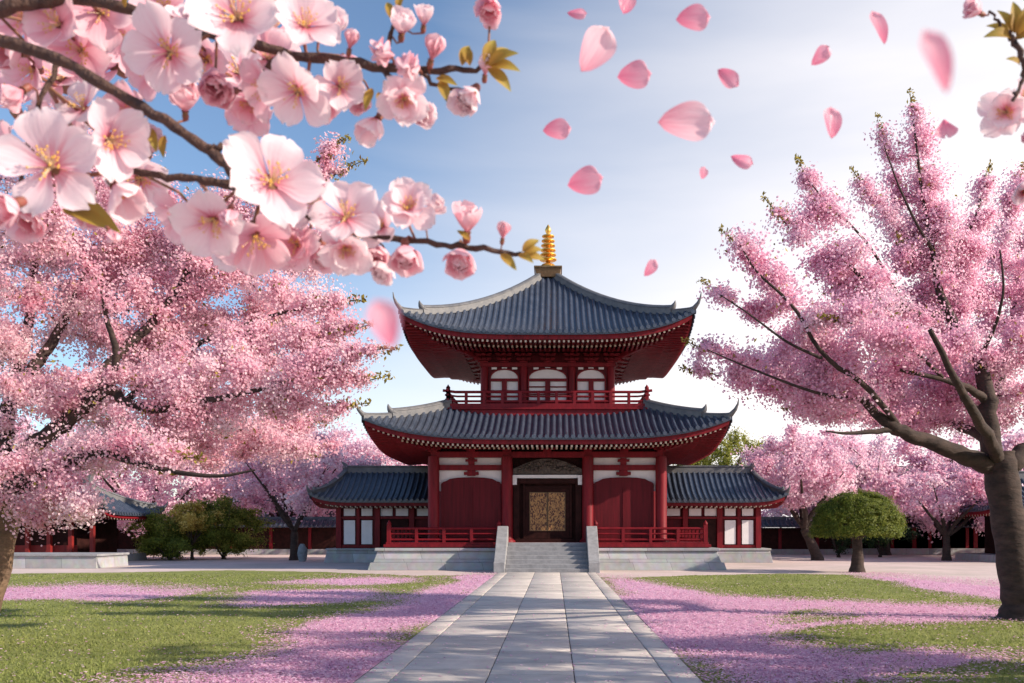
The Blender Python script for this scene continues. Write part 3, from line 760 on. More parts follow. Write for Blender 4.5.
    for s in (-1,1): lo, hi = sorted((s*1.25,s*1.42)); mb.box(lo, hi, -4.64, -4.562, 3.45, 3.84)
    mb.build('lintel', M_PLASTER, T)
    mb = MB(); n_ = 14
    arch = [(-1.40,3.90)]+[(1.40-2.8*i/n_, 4.10+.42*math.sin(math.pi*i/n_)) for i in range(n_+1)][::-1]+[(1.40,3.90)]
    mb.prism(arch[::-1], -4.66, -4.42)
    rr = random.Random(3)
    for i in range(60):
        x = rr.uniform(-1.2,1.2); z = rr.uniform(3.98, 4.08+.38*math.cos(x/1.4*math.pi/2)); r = rr.uniform(.04,.11)
        mb.lathe((x,-4.68,z-r*.5), [(r*.2,0),(r*.8,r*.3),(r,r*.7),(r*.5,r*1.2),(.01,r*1.4)], 8)
    mb.build('carved_transom', M_CARVE, T)
    # lower brackets
    pos = sorted(set([-4.65,-3.12,-1.65,0,1.65,3.12,4.65]))
    mb = MB()
    for p in pos:
        for o in ((0,-1),(0,1)): bracket(T, p, 4.66*o[1], 4.80, o, .52, 3, .9, .62)
        if abs(p) < 4.6:
            for o in ((-1,0),(1,0)): bracket(T, 4.66*o[0], p, 4.80, o, .52, 3, .9, .62)
    for sx in (-1,1):
        for sy in (-1,1):
            for o in ((sx,0),): bracket(T, 4.66*sx, 4.664*sy, 4.803, o, .52, 3, .9, .62)
            mb = MB(); mb.bar((sx*4.5,sy*4.5,4.86),(sx*5.6,sy*5.6,5.15),.16,.2); mb.build('corner_bracket', M_RED, T)
    # roofs
    R1 = Roof((0,-7.08),(0,7.08),(0,7.08),9.5,5.15,0.78,t0=4.05/7.08)
    build_roof(R1, 'fblr', T, horn=.55)
    build_soffit(R1, 'fblr', -4.6, 4.6, 4.6, 5.12, T)
    # balcony
    mb = MB(); mb.box(-4.22,4.22,-4.22,4.22,6.33,6.58); mb.box(-4.30,4.30,-4.30,4.30,6.582,6.66); mb.box(-4.20,4.20,-4.20,4.20,6.662,6.84)
    mb.build('balcony', M_RED, T, 0.012)
    balustrade(T, [(-4.12,-4.12),(4.12,-4.12),(4.12,4.12),(-4.12,4.12),(-4.12,-4.12)], 6.84, 0.48, .052, .06, .78, 0.22)
    # upper storey
    mb = MB(); rectwall(mb, 2.74, 2.74, 6.84, 9.3, .12); mb.build('upper_wall', M_REDB, T)
    for x in (-2.72,-1.03,1.03,2.72):
        for y in (-2.72,2.72):
            mb = MB(); mb.lathe((x,y,0), [(.17,6.84),(.17,8.5),(.15,8.62)], 14); mb.build('column', M_RED, T)
    for x in (-2.72,2.72):
        for y in (-1.03,1.03):
            mb = MB(); mb.lathe((x,y,0), [(.17,6.84),(.17,8.5),(.15,8.62)], 14); mb.build('column', M_RED, T)
    def window(cx, hw, fan, rows):
        mb = MB(); y = -2.79
        n_ = 12
        # plaster field with arched head
        mb.prism([(cx-hw,7.10),(cx+hw,7.10),(cx+hw,8.12)] + [(cx+hw*math.cos(math.pi*i/n_), 8.12+fan*math.sin(math.pi*i/n_)) for i in range(1,n_)] + [(cx-hw,8.12)], -2.775, -2.742)
        wn = mb.build('window', M_PLASTER, T)
        mb = MB()
        mb.box(cx-hw-.05,cx-hw,-2.86,-2.744,7.05,8.14); mb.box(cx+hw,cx+hw+.05,-2.86,-2.744,7.05,8.14)
        mb.box(cx-hw,cx+hw,-2.858,-2.777,7.98,8.10)
        mb.box(cx-.11,cx+.11,-2.856,-2.777,7.05,7.978)
        for zz in rows: mb.box(cx-hw,cx+hw,-2.85,-2.777,zz,zz+.05)
        ar = [(cx+(hw+.05)*math.cos(math.pi*i/n_), 8.12+(fan+.05)*math.sin(math.pi*i/n_)) for i in range(n_+1)]
        ai = [(cx+hw*math.cos(math.pi*i/n_), 8.12+fan*math.sin(math.pi*i/n_)) for i in range(n_+1)]
        for i in range(n_): mb.prism([ar[i], ar[i+1], ai[i+1], ai[i]], -2.855, -2.743)
        mb.build('window_frame', M_RED, wn)
    window(-1.86, .58, .36, (7.55,7.30)); window(1.86, .58, .36, (7.55,7.30)); window(0, .80, .38, (7.72,7.40))
    mb = MB(); rectwall(mb, 2.90, 2.90, 8.60, 8.78, .18)
    mb.build('head_beam', M_RED, T, 0.01)
    mb = MB()
    for x in (-2.3,-1.86,-1.42,-.5,0,.5,1.42,1.86,2.3): mb.box(x-.11,x+.11,-2.80,-2.752,8.50,8.585)
    mb.build('plaster_panel', M_PLASTER, T)
    mb = MB()
    for p in (-2.72,-1.86,-1.03,0,1.03,1.86,2.72):
        for o in ((0,-1),(0,1)): bracket(T, p, 2.82*o[1], 8.78, o, .62, 4, .8, 1.15)
        if abs(p) < 2.7:
            for o in ((-1,0),(1,0)): bracket(T, 2.82*o[0], p, 8.78, o, .62, 4, .8, 1.15)
    for sx in (-1,1):
        for sy in (-1,1):
            bracket(T, 2.82*sx, 2.824*sy, 8.783, (sx,0), .62, 4, .8, 1.15)
            mb = MB(); mb.bar((sx*2.7,sy*2.7,8.9),(sx*4.3,sy*4.3,9.35),.16,.2); mb.build('corner_bracket', M_RED, T)
    R2 = Roof((0,-5.85),(0,5.85),(0,5.85),13.45,9.43,0.86,t0=0.05)
    build_roof(R2, 'fblr', T, horn=.55)
    build_soffit(R2, 'fblr', -3.6, 3.6, 3.6, 9.30, T)
    mb = MB(); mb.box(-3.62,3.62,-3.62,3.62,9.20,9.30); mb.build('upper_ceiling', M_DARK, T)
    # gold spire
    mb = MB(); mb.frustum((-.50,.50,-.50,.50),(-.60,.60,-.60,.60),13.12,13.50); mb.box(-.64,.64,-.64,.64,13.502,13.60)
    fb = mb.build('spire_base', M_BRONZE, T, 0.02)
    mb = MB(); mb.lathe((0,0,0), [(.45,13.60),(.42,13.68),(.28,13.82),(.10,13.88),(.09,15.25),(.12,15.32),(.15,15.42),(.10,15.52),(.02,15.66)], 18)
    sp = mb.build('spire', M_GOLD, T)
    for i in range(6):
        z = 13.98+i*.215; r = .40-.022*i; mb = MB()
        mb.lathe((0,0,z), [(r*.45,0),(r*.9,.02),(r,.05),(r*.97,.085),(r*.6,.10),(r*.45,.10)], 20)
        mb.build('ring', M_GOLD, sp)
    return T
build_temple()

# ------------------------------------------------------------------ wings and other halls
def build_wing(s, label):
    """s=-1 left, +1 right; local x measured outwards"""
    W = empty('side_hall', (-0.27+s*5.0, 46.2, 0), label, 'hall', 'side halls flanking the temple')
    X = lambda a, b: tuple(sorted((s*a, s*b)))
    mb = MB(); mb.frustum((*X(2.15,5.98),-2.25,2.2), (*X(2.15,5.85),-2.12,2.1), -0.05, 0.60); mb.frustum((*X(2.15,5.90),-2.18,2.15),(*X(2.15,5.90),-2.18,2.15),.60,.70)
    mb.build('stone_platform', M_STONE, W, .015)
    mb = MB(); mb.box(*X(.1,5.35),-1.62,1.6,.5,3.0); mb.build('wall', M_REDB, W)
    for a in (.55, 1.75, 3.45, 5.36):
        mb = MB(); mb.box(*X(a-.13,a+.13),-1.80,-1.55,.70,3.0); mb.build('column', M_RED, W, .01)
    mb = MB(); mb.box(*X(.2,5.5),-1.84,-1.64,2.72,2.98); mb.box(*X(.2,5.5),-1.76,-1.63,2.15,2.26); mb.box(*X(3.58,5.23),-1.74,-1.63,.72,.86)
    mb.box(*X(4.33,4.49),-1.745,-1.63,.86,2.715)
    mb.build('tie_beam', M_RED, W, .01)
    for a0, a1, z0, z1 in ((3.72,4.25,.9,2.08),(4.57,5.12,.9,2.08),(3.72,4.25,2.30,2.66),(4.57,5.12,2.30,2.66),(1.95,2.55,2.30,2.66),(2.72,3.30,2.30,2.66),(.75,1.5,2.30,2.66)):
        mb = MB(); mb.box(*X(a0,a1),-1.70,-1.622,z0,z1); mb.build('plaster_panel', M_PLASTER, W)
    mb = MB(); mb.box(*X(1.95,3.28),-1.69,-1.625,.75,2.14); mb.build('door', M_DARK, W)
    if s < 0: R = Roof((-5.35,-6.55),(-.15,-.15),(0,2.75),4.62,3.02,.36,liftR=False, lp=5)
    else: R = Roof((.15,.15),(5.35,6.55),(0,2.75),4.62,3.02,.36,liftL=False, lp=5)
    build_roof(R, 'fbl' if s < 0 else 'fbr', W, spacing=.27, hips='fl bl' if s < 0 else 'fr br', fascia=.16, horn=.30, ridge_h=.24)
    build_soffit(R, 'fbl' if s < 0 else 'fbr', *( (-5.4,-.15) if s < 0 else (.15,5.4)), 1.7, 2.95, W, drop=.24, sp=.24)
    # main ridge with end tile
    mb = MB(); lo, hi = X(.15,5.42); mb.box(lo, hi, -.16,.16,4.50,4.82); mb.box(lo, hi, -.20,.20,4.822,4.90)
    e = s*5.42; mb.prism([(e-.1,4.5),(e+.1,4.5),(e+s*.14,4.95),(e+s*.2,5.12),(e-s*.05,5.0)] if s > 0 else [(e+.1,4.5),(e-.1,4.5),(e-.14,4.95),(e-.2,5.12),(e+.05,5.0)], -.17,.17)
    mb.build('ridge', M_RIDGE, W, .02)
    return W
build_wing(-1, 'low red side hall left of the temple under a blue grey tiled roof')
build_wing(1, 'low red side hall right of the temple under a blue grey tiled roof')

def gallery(name, loc, length, s, label, eave=2.3, ridge=3.9, depth=2.4, cat='hall', base_h=.35, post_step=1.05):
    """long open gallery; its finished hip end is at local x=0 and it runs away in direction -s"""
    G = empty(name, loc, label, cat)
    X = lambda a, b: tuple(sorted((-s*a, -s*b)))
    mb = MB(); mb.frustum((*X(-.45,length),-depth-.3,depth), (*X(-.38,length),-depth-.22,depth),-.05,base_h); mb.build('stone_platform', M_STONE, G, .015)
    mb = MB(); mb.box(*X(1.1,length),-depth+.4,depth-.2,base_h,eave+.4); mb.build('wall', M_DARK, G)
    k = 0; a = 0.12
    while a < length:
        mb = MB(); mb.box(*X(a-.09,a+.09),-depth+.02,-depth+.22,base_h,eave+.05); mb.build('column', M_VERM, G); a += post_step; k += 1
    mb = MB(); mb.box(*X(0,length),-depth,-depth+.2,eave-.16,eave+.06); mb.box(*X(1.0,length),-depth+.34,-depth+.398,base_h,base_h+.5); mb.build('tie_beam', M_VERM, G)
    if s > 0: R = Roof((-length,-length),(-1.6,.95),(0,depth+.95),ridge,eave+.12,.34,liftL=False,lp=5)
    else: R = Roof((1.6,-.95),(length,length),(0,depth+.95),ridge,eave+.12,.34,liftR=False,lp=5)
    if s > 0: build_roof(R, 'fbr', G, spacing=.28, hips='fr br', fascia=.14, horn=.35, ridge_h=.26); build_soffit(R, 'fbr', -length, .1, depth, eave+.1, G, drop=.22, sp=.3)
    else: build_roof(R, 'fbl', G, spacing=.28, hips='fl bl', fascia=.14, horn=.35, ridge_h=.26); build_soffit(R, 'fbl', -.1, length, depth, eave+.1, G, drop=.22, sp=.3)
    mb = MB(); mb.box(*X(1.55,length),-.17,.17,ridge-.1,ridge+.26); mb.box(*X(1.5,length),-.21,.21,ridge+.262,ridge+.34)
    e = -s*1.5; mb.prism(([(e-.1,ridge-.05),(e+.1,ridge-.05),(e+s*.2,ridge+.45),(e+s*.3,ridge+.7),(e-s*.05,ridge+.4)])[::s], -.17,.17)
    mb.build('ridge', M_RIDGE, G, .02)
    return G
GL = gallery('gallery', (-22.4, 46.2, 0), 12, 1, 'open gallery with vermilion posts and upturned grey roof under the left cherry tree')
gallery('gallery', (22.2, 46.5, 0), 12, -1, 'dark tiled gallery at the right edge behind the dark cherry trunk', eave=2.5, ridge=4.3)
# grey stone terrace in front of the left gallery
tt = empty('stone_terrace', (-20.6, 39.8, 0), 'low grey stone terrace in front of the left gallery', 'terrace')
mb = MB(); mb.frustum((-5,1.6,-2.4,.4),(-4.95,1.55,-2.35,.4),-.05,.5); mb.build('block_wall', M_STONE, tt, .015)
mb = MB(); mb.box(-5.03,1.63,-2.43,.43,.502,.60); mb.build('coping', M_STEP, tt, .015)

def boundary(loc, length, label, h=1.75, base=.35):
    B = empty('boundary_wall', loc, label, 'wall', 'tiled boundary walls behind the court')
    mb = MB(); mb.box(0,length,-.35,.35,-.05,base); mb.build('stone_base', M_STONE, B)
    mb = MB(); mb.box(0,length,-.2,.2,base,h); mb.build('board_wall', M_DARK, B)
    n = int(length/2.4)
    for i in range(n+1):
        x = .1+(length-.2)*i/n; mb = MB(); mb.box(x-.1,x+.1,-.28,-.202,base,h); mb.build('post', M_RED, B)
    mb = MB(); rw = MB()
    prof = [(-.85,h+.02),(-.85,h+.08),(-.45,h+.24),(-.12,h+.52),(.12,h+.52),(.45,h+.24),(.85,h+.08),(.85,h+.02)]
    v = [(x,y,z) for x in (0,length) for y,z in prof]; n_ = len(prof)
    mb.add(v, [tuple(range(n_)), tuple(range(2*n_-1,n_-1,-1))]+[(i,i+n_,(i+1) % n_+n_,(i+1) % n_) for i in range(n_)])
    x = .15
    while x < length:
        mb.tube([(x,-.87,h+.10),(x,-.45,h+.27),(x,-.12,h+.54)], .065, 6); x += .3
    mb.box(-.02,length+.02,-.14,.14,h+.5,h+.72)
    mb.build('coping', M_TILE, B)
    return B
boundary((-44,59,0), 30.7, 'dark boundary wall with red posts and tiled coping left of the temple')
boundary((12.2,59,0), 32, 'dark boundary wall with red posts and tiled coping right of the temple')

def far_hall(loc, hx, label, h=2.6, ridge=5.2, hy=3.2):
    H = empty('hall', loc, label, 'hall')
    mb = MB(); mb.box(-hx-.4,hx+.4,-hy-.4,hy+.4,-.05,.4); mb.build('stone_platform', M_STONE, H)
    mb = MB(); mb.box(-hx,hx,-hy,hy,.4,h+.4); mb.build('wall', M_DARK, H)
    n = max(3, int(hx*2/2.0))
    for i in range(n+1):
        x = -hx+2*hx*i/n; mb = MB(); mb.box(x-.13,x+.13,-hy-.12,-hy-.002,.4,h); mb.build('column', M_RED, H)
    mb = MB(); mb.box(-hx,hx,-hy-.14,-hy-.122,h-.25,h); mb.build('tie_beam', M_RED, H)
    R = Roof((-hx*.62,-hx-1.3),(hx*.62,hx+1.3),(0,hy+1.3),ridge,h+.1,.5,lp=5)
    build_roof(R, 'fblr', H, spacing=.4, rr=.09, fascia=.18, horn=.4, ridge_h=.3)
    build_soffit(R, 'fblr', -hx, hx, hy, h, H, drop=.28, sp=.4)
    mb = MB(); mb.box(-hx*.63,hx*.63,-.2,.2,ridge-.1,ridge+.4)
    for s in (-1,1):
        e = s*hx*.63; mb.tube([(e,0,ridge+.1),(e+s*.1,0,ridge+.6),(e-s*.02,0,ridge+1.0),(e-s*.2,0,ridge+1.3)], [.24,.22,.16,.05], 8)
    mb.build('ridge', M_RIDGE, H)
    return H
far_hall((24.5,62,0), 5.0, 'dark tiled hall behind the round clipped tree', ridge=5.6)
far_hall((-20.5,66,0), 5.5, 'dark roofed hall half hidden behind the green shrubs', ridge=4.6, h=2.0)

# ------------------------------------------------------------------ trees
def bez(a, b, c, n): return [a*(1-t)**2+2*b*t*(1-t)+c*t*t for t in np.linspace(0, 1, n)]
def flowers(C, S, rng, up=None, cup=0.35):
    """five sided shallow cups at C with size S"""
    n = len(C); nrm = rng.normal(size=(n,3)); 
    if up is not None: nrm += up
    nrm /= np.linalg.norm(nrm, axis=1, keepdims=True)
    a = np.cross(nrm, rng.normal(size=(n,3))); a /= np.linalg.norm(a, axis=1, keepdims=True); b = np.cross(nrm, a)
    S = np.asarray(S)[:,None]
    vs_ = [C]
    for k in range(5):
        th = 2*math.pi*k/5; vs_.append(C + (a*math.cos(th)+b*math.sin(th))*S + nrm*S*cup*rng.uniform(.5,1.4,(n,1)))
    V = np.stack(vs_, 1).reshape(-1,3)
    base = (np.arange(n)*6)[:,None]
    Fc = np.concatenate([base+np.array([[0,1+k,1+(k+1) % 5]]) for k in range(5)], 0)
    return V, Fc
def leaves(C, S, rng, up=None, asp=0.45, face=None):
    n = len(C); d = rng.normal(size=(n,3))
    if face is not None: d = np.cross(face+rng.normal(0, .6, (n,3)), d)
    if up is not None: d += up
    d /= np.linalg.norm(d, axis=1, keepdims=True)
    a = np.cross(d, rng.normal(size=(n,3)) if face is None else face+rng.normal(0, .3, (n,3))); a /= np.linalg.norm(a, axis=1, keepdims=True)+1e-9; nn = np.cross(d, a)
    S = np.asarray(S)[:,None]
    V = np.stack([C-d*S*.5, C+a*S*asp*.5+nn*S*.1, C+d*S*.5, C-a*S*asp*.5+nn*S*.1], 1).reshape(-1,3)
    return V, np.arange(4*n).reshape(n,4)

def resample(pts, step):
    out = [pts[0]]
    for a, b in zip(pts[:-1], pts[1:]):
        n = max(1, int(np.linalg.norm(b[:3]-a[:3])/step))
        for i in range(1, n+1): out.append(a+(b-a)*i/n)
    return out
def smooth_poly(pts, it=2):
    for _ in range(it):
        q = [pts[0]]
        for a, b in zip(pts[:-1], pts[1:]): q += [a*.75+b*.25, a*.25+b*.75]
        pts = q+[pts[-1]]
    return pts

def make_tree(name, label, cat, loc, trunk, limbs, clumps, seed, bark, fmat, nper, fsize, rad, twig_r=0.018, group=None,
              tips=None, tip_mat=None, flower=True, tone=(0.5,0.22), vert=0.75, leafup=None, limb_k=0.80, limb_bark=None):
    """trunk / limbs: lists of (x,y,z,r) world points; clumps: (n,3) world centres that twigs grow to"""
    rng = np.random.default_rng(seed); loc = np.array(loc, float)
    T = empty(name, loc, label, cat, group)
    o4 = np.array([*loc, 0])
    mbt = MB(); tp = smooth_poly([np.array(p, float)-o4 for p in trunk])
    # flared foot with slight irregularity
    mbt.tube([p[:3] for p in tp], [p[3]*(1+.05*math.sin(i*1.7)) for i, p in enumerate(tp)], 16)
    mbt.build('trunk', bark, T)
    nodes = []; br = MB()
    for l in limbs:
        lp = smooth_poly([(np.array(p, float)-o4)*np.array([1,1,1,limb_k]) for p in l])
        # small wiggle
        lp = [p+np.array([*(rng.normal(0, 0.13, 3)*p[3]*(0 < i < len(lp)-1)), 0]) for i, p in enumerate(lp)]
        br.tube([p[:3] for p in lp], [max(p[3], .008) for p in lp], 9)
        nodes += [p[:3] for p in resample(lp, .25)]
    nodes = np.array(nodes); CL = np.asarray(clumps, float); CS = CL[:,3] if CL.shape[1] > 3 else np.ones(len(CL)); C = CL[:,:3]-loc
    order = np.argsort([np.min(np.linalg.norm(nodes-c, axis=1)) for c in C])
    N = [*nodes]; cur = nodes
    allc, ax, offs = [], [], []
    tipsC = []
    for i in order:
        c = C[i]; d = np.linalg.norm(cur-c, axis=1); j = int(np.argmin(d)); a = cur[j]; ln = d[j]
        if ln < 0.05: ln = 0.05
        mid = (a+c)/2 + rng.normal(0, .12, 3)*ln + np.array([0,0,.10*ln])
        seg = bez(a, mid, c, max(3, min(7, int(ln/.2)+3)))
        r0 = min(twig_r*2.0, twig_r*(.55+.75*ln)); br.tube(seg, list(np.linspace(r0, twig_r*.35, len(seg))), 5, cap=False)
        cur = np.vstack([cur, np.array(seg[1:])])
        # blossoms hug the twig, then puff out around its end
        k = max(6, int(nper*CS[i]**1.3*min(2.2, rng.lognormal(-.1,.5))))
        t = rng.random(k)**.75; ii = (t*(len(seg)-1)).astype(int).clip(0, len(seg)-2); ff = t*(len(seg)-1)-ii
        sg = np.array(seg); base = sg[ii]*(1-ff[:,None])+sg[ii+1]*ff[:,None]
        base = np.where((ln > 1.6) & (t[:,None] < .5), c[None], base)
        w_ = rad*CS[i]*rng.uniform(.5,1.45)
        off = rng.normal(size=(k,3)); off /= np.linalg.norm(off, axis=1, keepdims=True)
        off *= np.minimum(np.abs(rng.normal(0, .62, (k,1))), 1.15)*w_*np.array([1,1,vert])
        allc.append(base+off); offs.append(off/w_); ax.append(np.full(k, rng.normal(0, .17)))
        tipsC.append((c, (c-a)/max(ln, 1e-6)))
    A = np.concatenate(allc); tn = np.clip(np.concatenate(ax)+rng.normal(tone[0], tone[1], len(A)), 0, 1)
    S = rng.uniform(.75,1.25,len(A))*fsize
    ctr = A.mean(0); gd = A-ctr; gd /= np.linalg.norm(gd, axis=1, keepdims=True)+1e-6
    sn = np.concatenate(offs)*1.1 + gd*.55 + np.array([0,0,.15]) + rng.normal(0, .28, A.shape)
    sn /= np.linalg.norm(sn, axis=1, keepdims=True)+1e-6
    if flower:
        V, Fc = flowers(A, S, rng, sn*1.9); me = np_mesh('crown', V, Fc, 3, np.repeat(tn, 6))
    else:
        V, Fc = leaves(A, S, rng, None, .55, sn*1.6+(0 if leafup is None else leafup)); me = np_mesh('crown', V, Fc, 4, np.repeat(tn, 4))
    link('crown', me, fmat, T)
    cc = []
    if tips is not None:
        for p, dr in tips:
            p = np.asarray(p)-loc; k = 70; t = rng.random((k,1))**.8*.62
            stem = [p-dr*.35, p+dr*.08+rng.normal(0,.02,3), p+dr*.34]
            br.tube(stem, [twig_r*.6, twig_r*.5, twig_r*.25], 5)
            cc.append(p-dr*.25+dr*t+rng.normal(0, 1, (k,3))*.045*(1.15-t))
        # and a sprinkle of young leaves all over
        pick = A[rng.choice(len(A), int(len(A)*.012))]; cc.append(pick+rng.normal(0,.03,pick.shape))
        cc = np.concatenate(cc); V, Fc = leaves(cc, rng.uniform(.05,.10,len(cc)), rng, np.array([0,0,.8]))
        link('young_leaves', np_mesh('young_leaves', V, Fc, 4, np.repeat(rng.random(len(cc)),4)), tip_mat, T)
    br.build('branches', limb_bark or bark, T)
    return T

def sprays(rng, specs, per_m=3.2):
    """specs: (x0,y0,Y0,x1,y1,Y1,r0px,r1px) -> clump centres along tapering sprays, plus tips"""
    out = []; tips = []
    for (a, b, Y0, c, d, Y1, r0, r1) in specs:
        p, q = P(a, b, Y0), P(c, d, Y1); ln = np.linalg.norm(q-p)
        n = max(3, int(ln*per_m*(1+(r0+r1)*Y0/F*.8)))
        for t in np.linspace(0, 1, n):
            t = min(1, max(0, t+rng.uniform(-.5,.5)/n)); r = (r0+(r1-r0)*t)*Y0/F
            o = rng.normal(size=3); o /= np.linalg.norm(o); o *= r*rng.random()**.5*rng.uniform(.6,1.3)
            out.append([*(p+(q-p)*t+o), min(1.0, .50+(r0+(r1-r0)*t)/30)])
        tips.append((q, (q-p)/ln)); out.append([*q, .42])
    return np.array(out), tips
def W4(pts, s=1.0):
    """(px,py,Y,rpx) -> world xyz + radius"""
    return [np.array([*P(a,b,Y), r*Y/F*s]) for a,b,Y,r in pts]

# right foreground cherry
rg = np.random.default_rng(101)
trunkR = [np.array([8.36,16.0,-.12,.66]), np.array([8.35,16.0,.05,.46])] + [np.array([8.33,16.0,.30,.34])] + W4([(1019,590,16,17.5),(1012,545,16,16),(1005,500,16,15.5),(1000,468,16,16.5),(999,452,16,14)])
limbsR = [W4([(1000,468,16,14),(984,462,15.9,12),(955,452,15.6,10.5),(920,438,15.3,9),(893,428,15.1,8),(872,410,15,5.5),(860,398,14.9,3)]),
          W4([(999,470,16,14),(990,445,16,12.5),(986,415,16,11.5),(988,395,16,10),(978,360,16.1,8),(962,335,16.2,7),(947,312,16.3,6),(938,285,16.3,4.5),(935,262,16.3,3.5),(925,215,16.3,2.2),(913,120,16.3,1)]),
          W4([(1003,470,16,13),(1018,455,16.1,12),(1045,440,16.3,10),(1085,415,16.6,8),(1120,370,17,5),(1140,320,17,3)]),
          W4([(988,402,16,6),(970,388,15.7,4.5),(945,380,15.4,3.5),(900,370,15,2)]),
          W4([(945,310,16.3,4),(930,318,16.1,4),(905,308,15.6,4),(880,296,15.3,3.5),(862,278,15.1,3),(840,255,15,1.5)]),
          W4([(893,430,15.1,4),(868,432,14.9,3.0),(845,434,14.7,2.0),(826,431,14.6,.9)]),
          W4([(990,420,16,6),(970,405,16.3,4),(955,390,16.6,3.4),(930,385,17,2)]),
          W4([(935,262,16.3,3),(950,250,16.5,2.6),(975,225,16.8,2),(985,175,17,1)]),
          W4([(900,428,15.2,4),(868,385,14.5,3.6),(822,358,14.0,2.8),(795,305,13.8,2.2),(757,274,13.7,1.4),(740,245,13.6,.8)]),
          W4([(986,415,16,8),(1000,380,17,6),(1012,330,17.8,4),(1018,250,18.2,2)]),
          W4([(992,440,16,8),(960,425,17.5,6),(900,400,18.8,4),(820,350,19.5,2)]),
          W4([(932,250,16.2,2.2),(915,222,15.9,1.6),(896,180,15.8,1.2),(884,145,15.8,.7)]),
          W4([(905,308,15.6,2.6),(885,270,15.3,2),(862,235,15.2,1.5),(828,205,15.1,1.1),(808,180,15.1,.7)]),
          W4([(868,400,14.9,2.8),(820,395,14.4,2),(775,378,14.2,1.5),(735,362,14.2,1.1),(708,350,14.2,.7)]),
          W4([(822,358,14.0,2.2),(790,345,13.8,1.6),(755,318,13.8,1.2),(722,296,13.9,.7)]),
          W4([(945,380,15.4,2.6),(915,350,14.9,2),(880,335,14.5,1.5),(850,310,14.3,1)]),
          W4([(978,360,16,3),(995,330,15.5,2.2),(1005,290,15.2,1.6),(1000,250,15.2,1)]),
          W4([(1000,462,16,9),(985,430,14.8,7),(960,390,13.6,5),(930,330,13,3)])]
spR = [(955,330,16.9,913,108,16.5,38,3),(925,300,16.8,882,134,16.5,20,3),(915,260,16.6,862,184,16.2,18,4),(950,240,16.3,925,180,16.4,22,14),
       (890,350,15.3,806,176,15.2,42,6),(850,300,15.3,776,212,15.0,26,5),(870,370,15,736,243,13.8,42,5),(850,380,15,718,292,14.5,32,4),
       (840,392,15,704,347,14.6,26,4),(830,400,15,700,372,14.8,20,4),(960,320,16.8,986,182,17,24,6),(985,300,17.5,1020,178,18,22,8),(1010,330,17.5,1060,200,18,50,20),
       (985,395,17.2,760,365,15.9,44,14),(960,425,17.6,770,385,18.5,36,12),(930,405,16.6,800,408,15.6,26,10),
       (960,350,14.6,840,320,13.7,30,22),(985,390,17.8,850,300,19.2,55,25),(1000,360,16,1080,330,16.5,70,40),(1020,420,17.6,1100,390,17,50,40),
       (955,365,17.6,905,345,16.4,50,40),(930,300,16.4,905,250,16.2,30,25),(900,320,16,840,260,15.5,36,18)]
cR, tipR = sprays(rg, spR, 4.6)
make_tree('cherry_tree', 'large cherry tree with dark forked trunk and rose pink blossom right of the path', 'tree', (8.35,16.0,0), trunkR, limbsR, cR, 5,
          M_BARK, M_BLOSSOM_R, 760, .0220, .35, .016, 'blossoming cherry trees', tipR, M_LEAFY, tone=(.60,.12))

# left foreground cherry
trunkL = [np.array([-8.25,12.4,-.1,.46]), np.array([-8.22,12.4,.2,.34])] + W4([(-18,600,12.4,20),(-5,545,12.4,18),(4,500,12.4,17),(5,474,12.4,16),(4,460,12.4,12)])
limbsL = [W4([(5,490,12.4,14),(25,483,12.2,12),(50,470,12.0,10.5),(75,459,11.8,9),(105,452,11.6,6),(140,447,11.4,4),(175,455,11.3,2)]),
          W4([(6,480,12.4,14),(18,462,12.4,12),(42,440,12.4,10.5),(66,422,12.3,9.5),(92,400,12.2,8.5),(112,388,12.2,7),(125,402,12.2,6),(150,412,12.1,5.5),(185,405,12,4.8),(225,397,12,3.5),(280,385,12,2.2),(345,362,12,1)]),
          W4([(4,470,12.4,13),(2,440,12.5,11),(8,405,12.6,9),(28,375,12.7,8),(46,352,12.8,6.5),(62,325,12.9,5),(72,305,13,3.5),(88,260,13,2)]),
          W4([(70,420,12.3,7),(110,360,12.6,6),(150,325,12.8,5.5),(178,295,12.9,5.5),(190,268,13,4.5),(205,235,13,3),(240,190,13.2,2)]),
          W4([(112,388,12.2,5),(118,355,12,4.5),(110,330,11.9,3.5),(104,305,11.8,2.5)]),
          W4([(180,298,12.9,4),(225,275,13,3),(280,240,13.2,2.2),(325,170,13.3,1)]),
          W4([(125,402,12.2,4.5),(190,345,12.8,3.5),(255,320,13,2.5),(335,300,13,1)]),
          W4([(100,452,11.7,5),(160,470,11.2,3.5),(215,478,11,2.5),(255,470,11,1.2)]),
          W4([(0,440,12.5,9),(-40,400,12.8,7),(-90,340,13,4),(-130,280,13,2)]),
          W4([(20,470,12.3,8),(70,470,13.5,6),(140,450,14.5,4.5),(230,430,15.5,3),(320,410,16,1.5)]),
          W4([(5,420,12.6,8),(30,330,12.9,6),(35,240,13.1,4),(70,160,13,2)])]
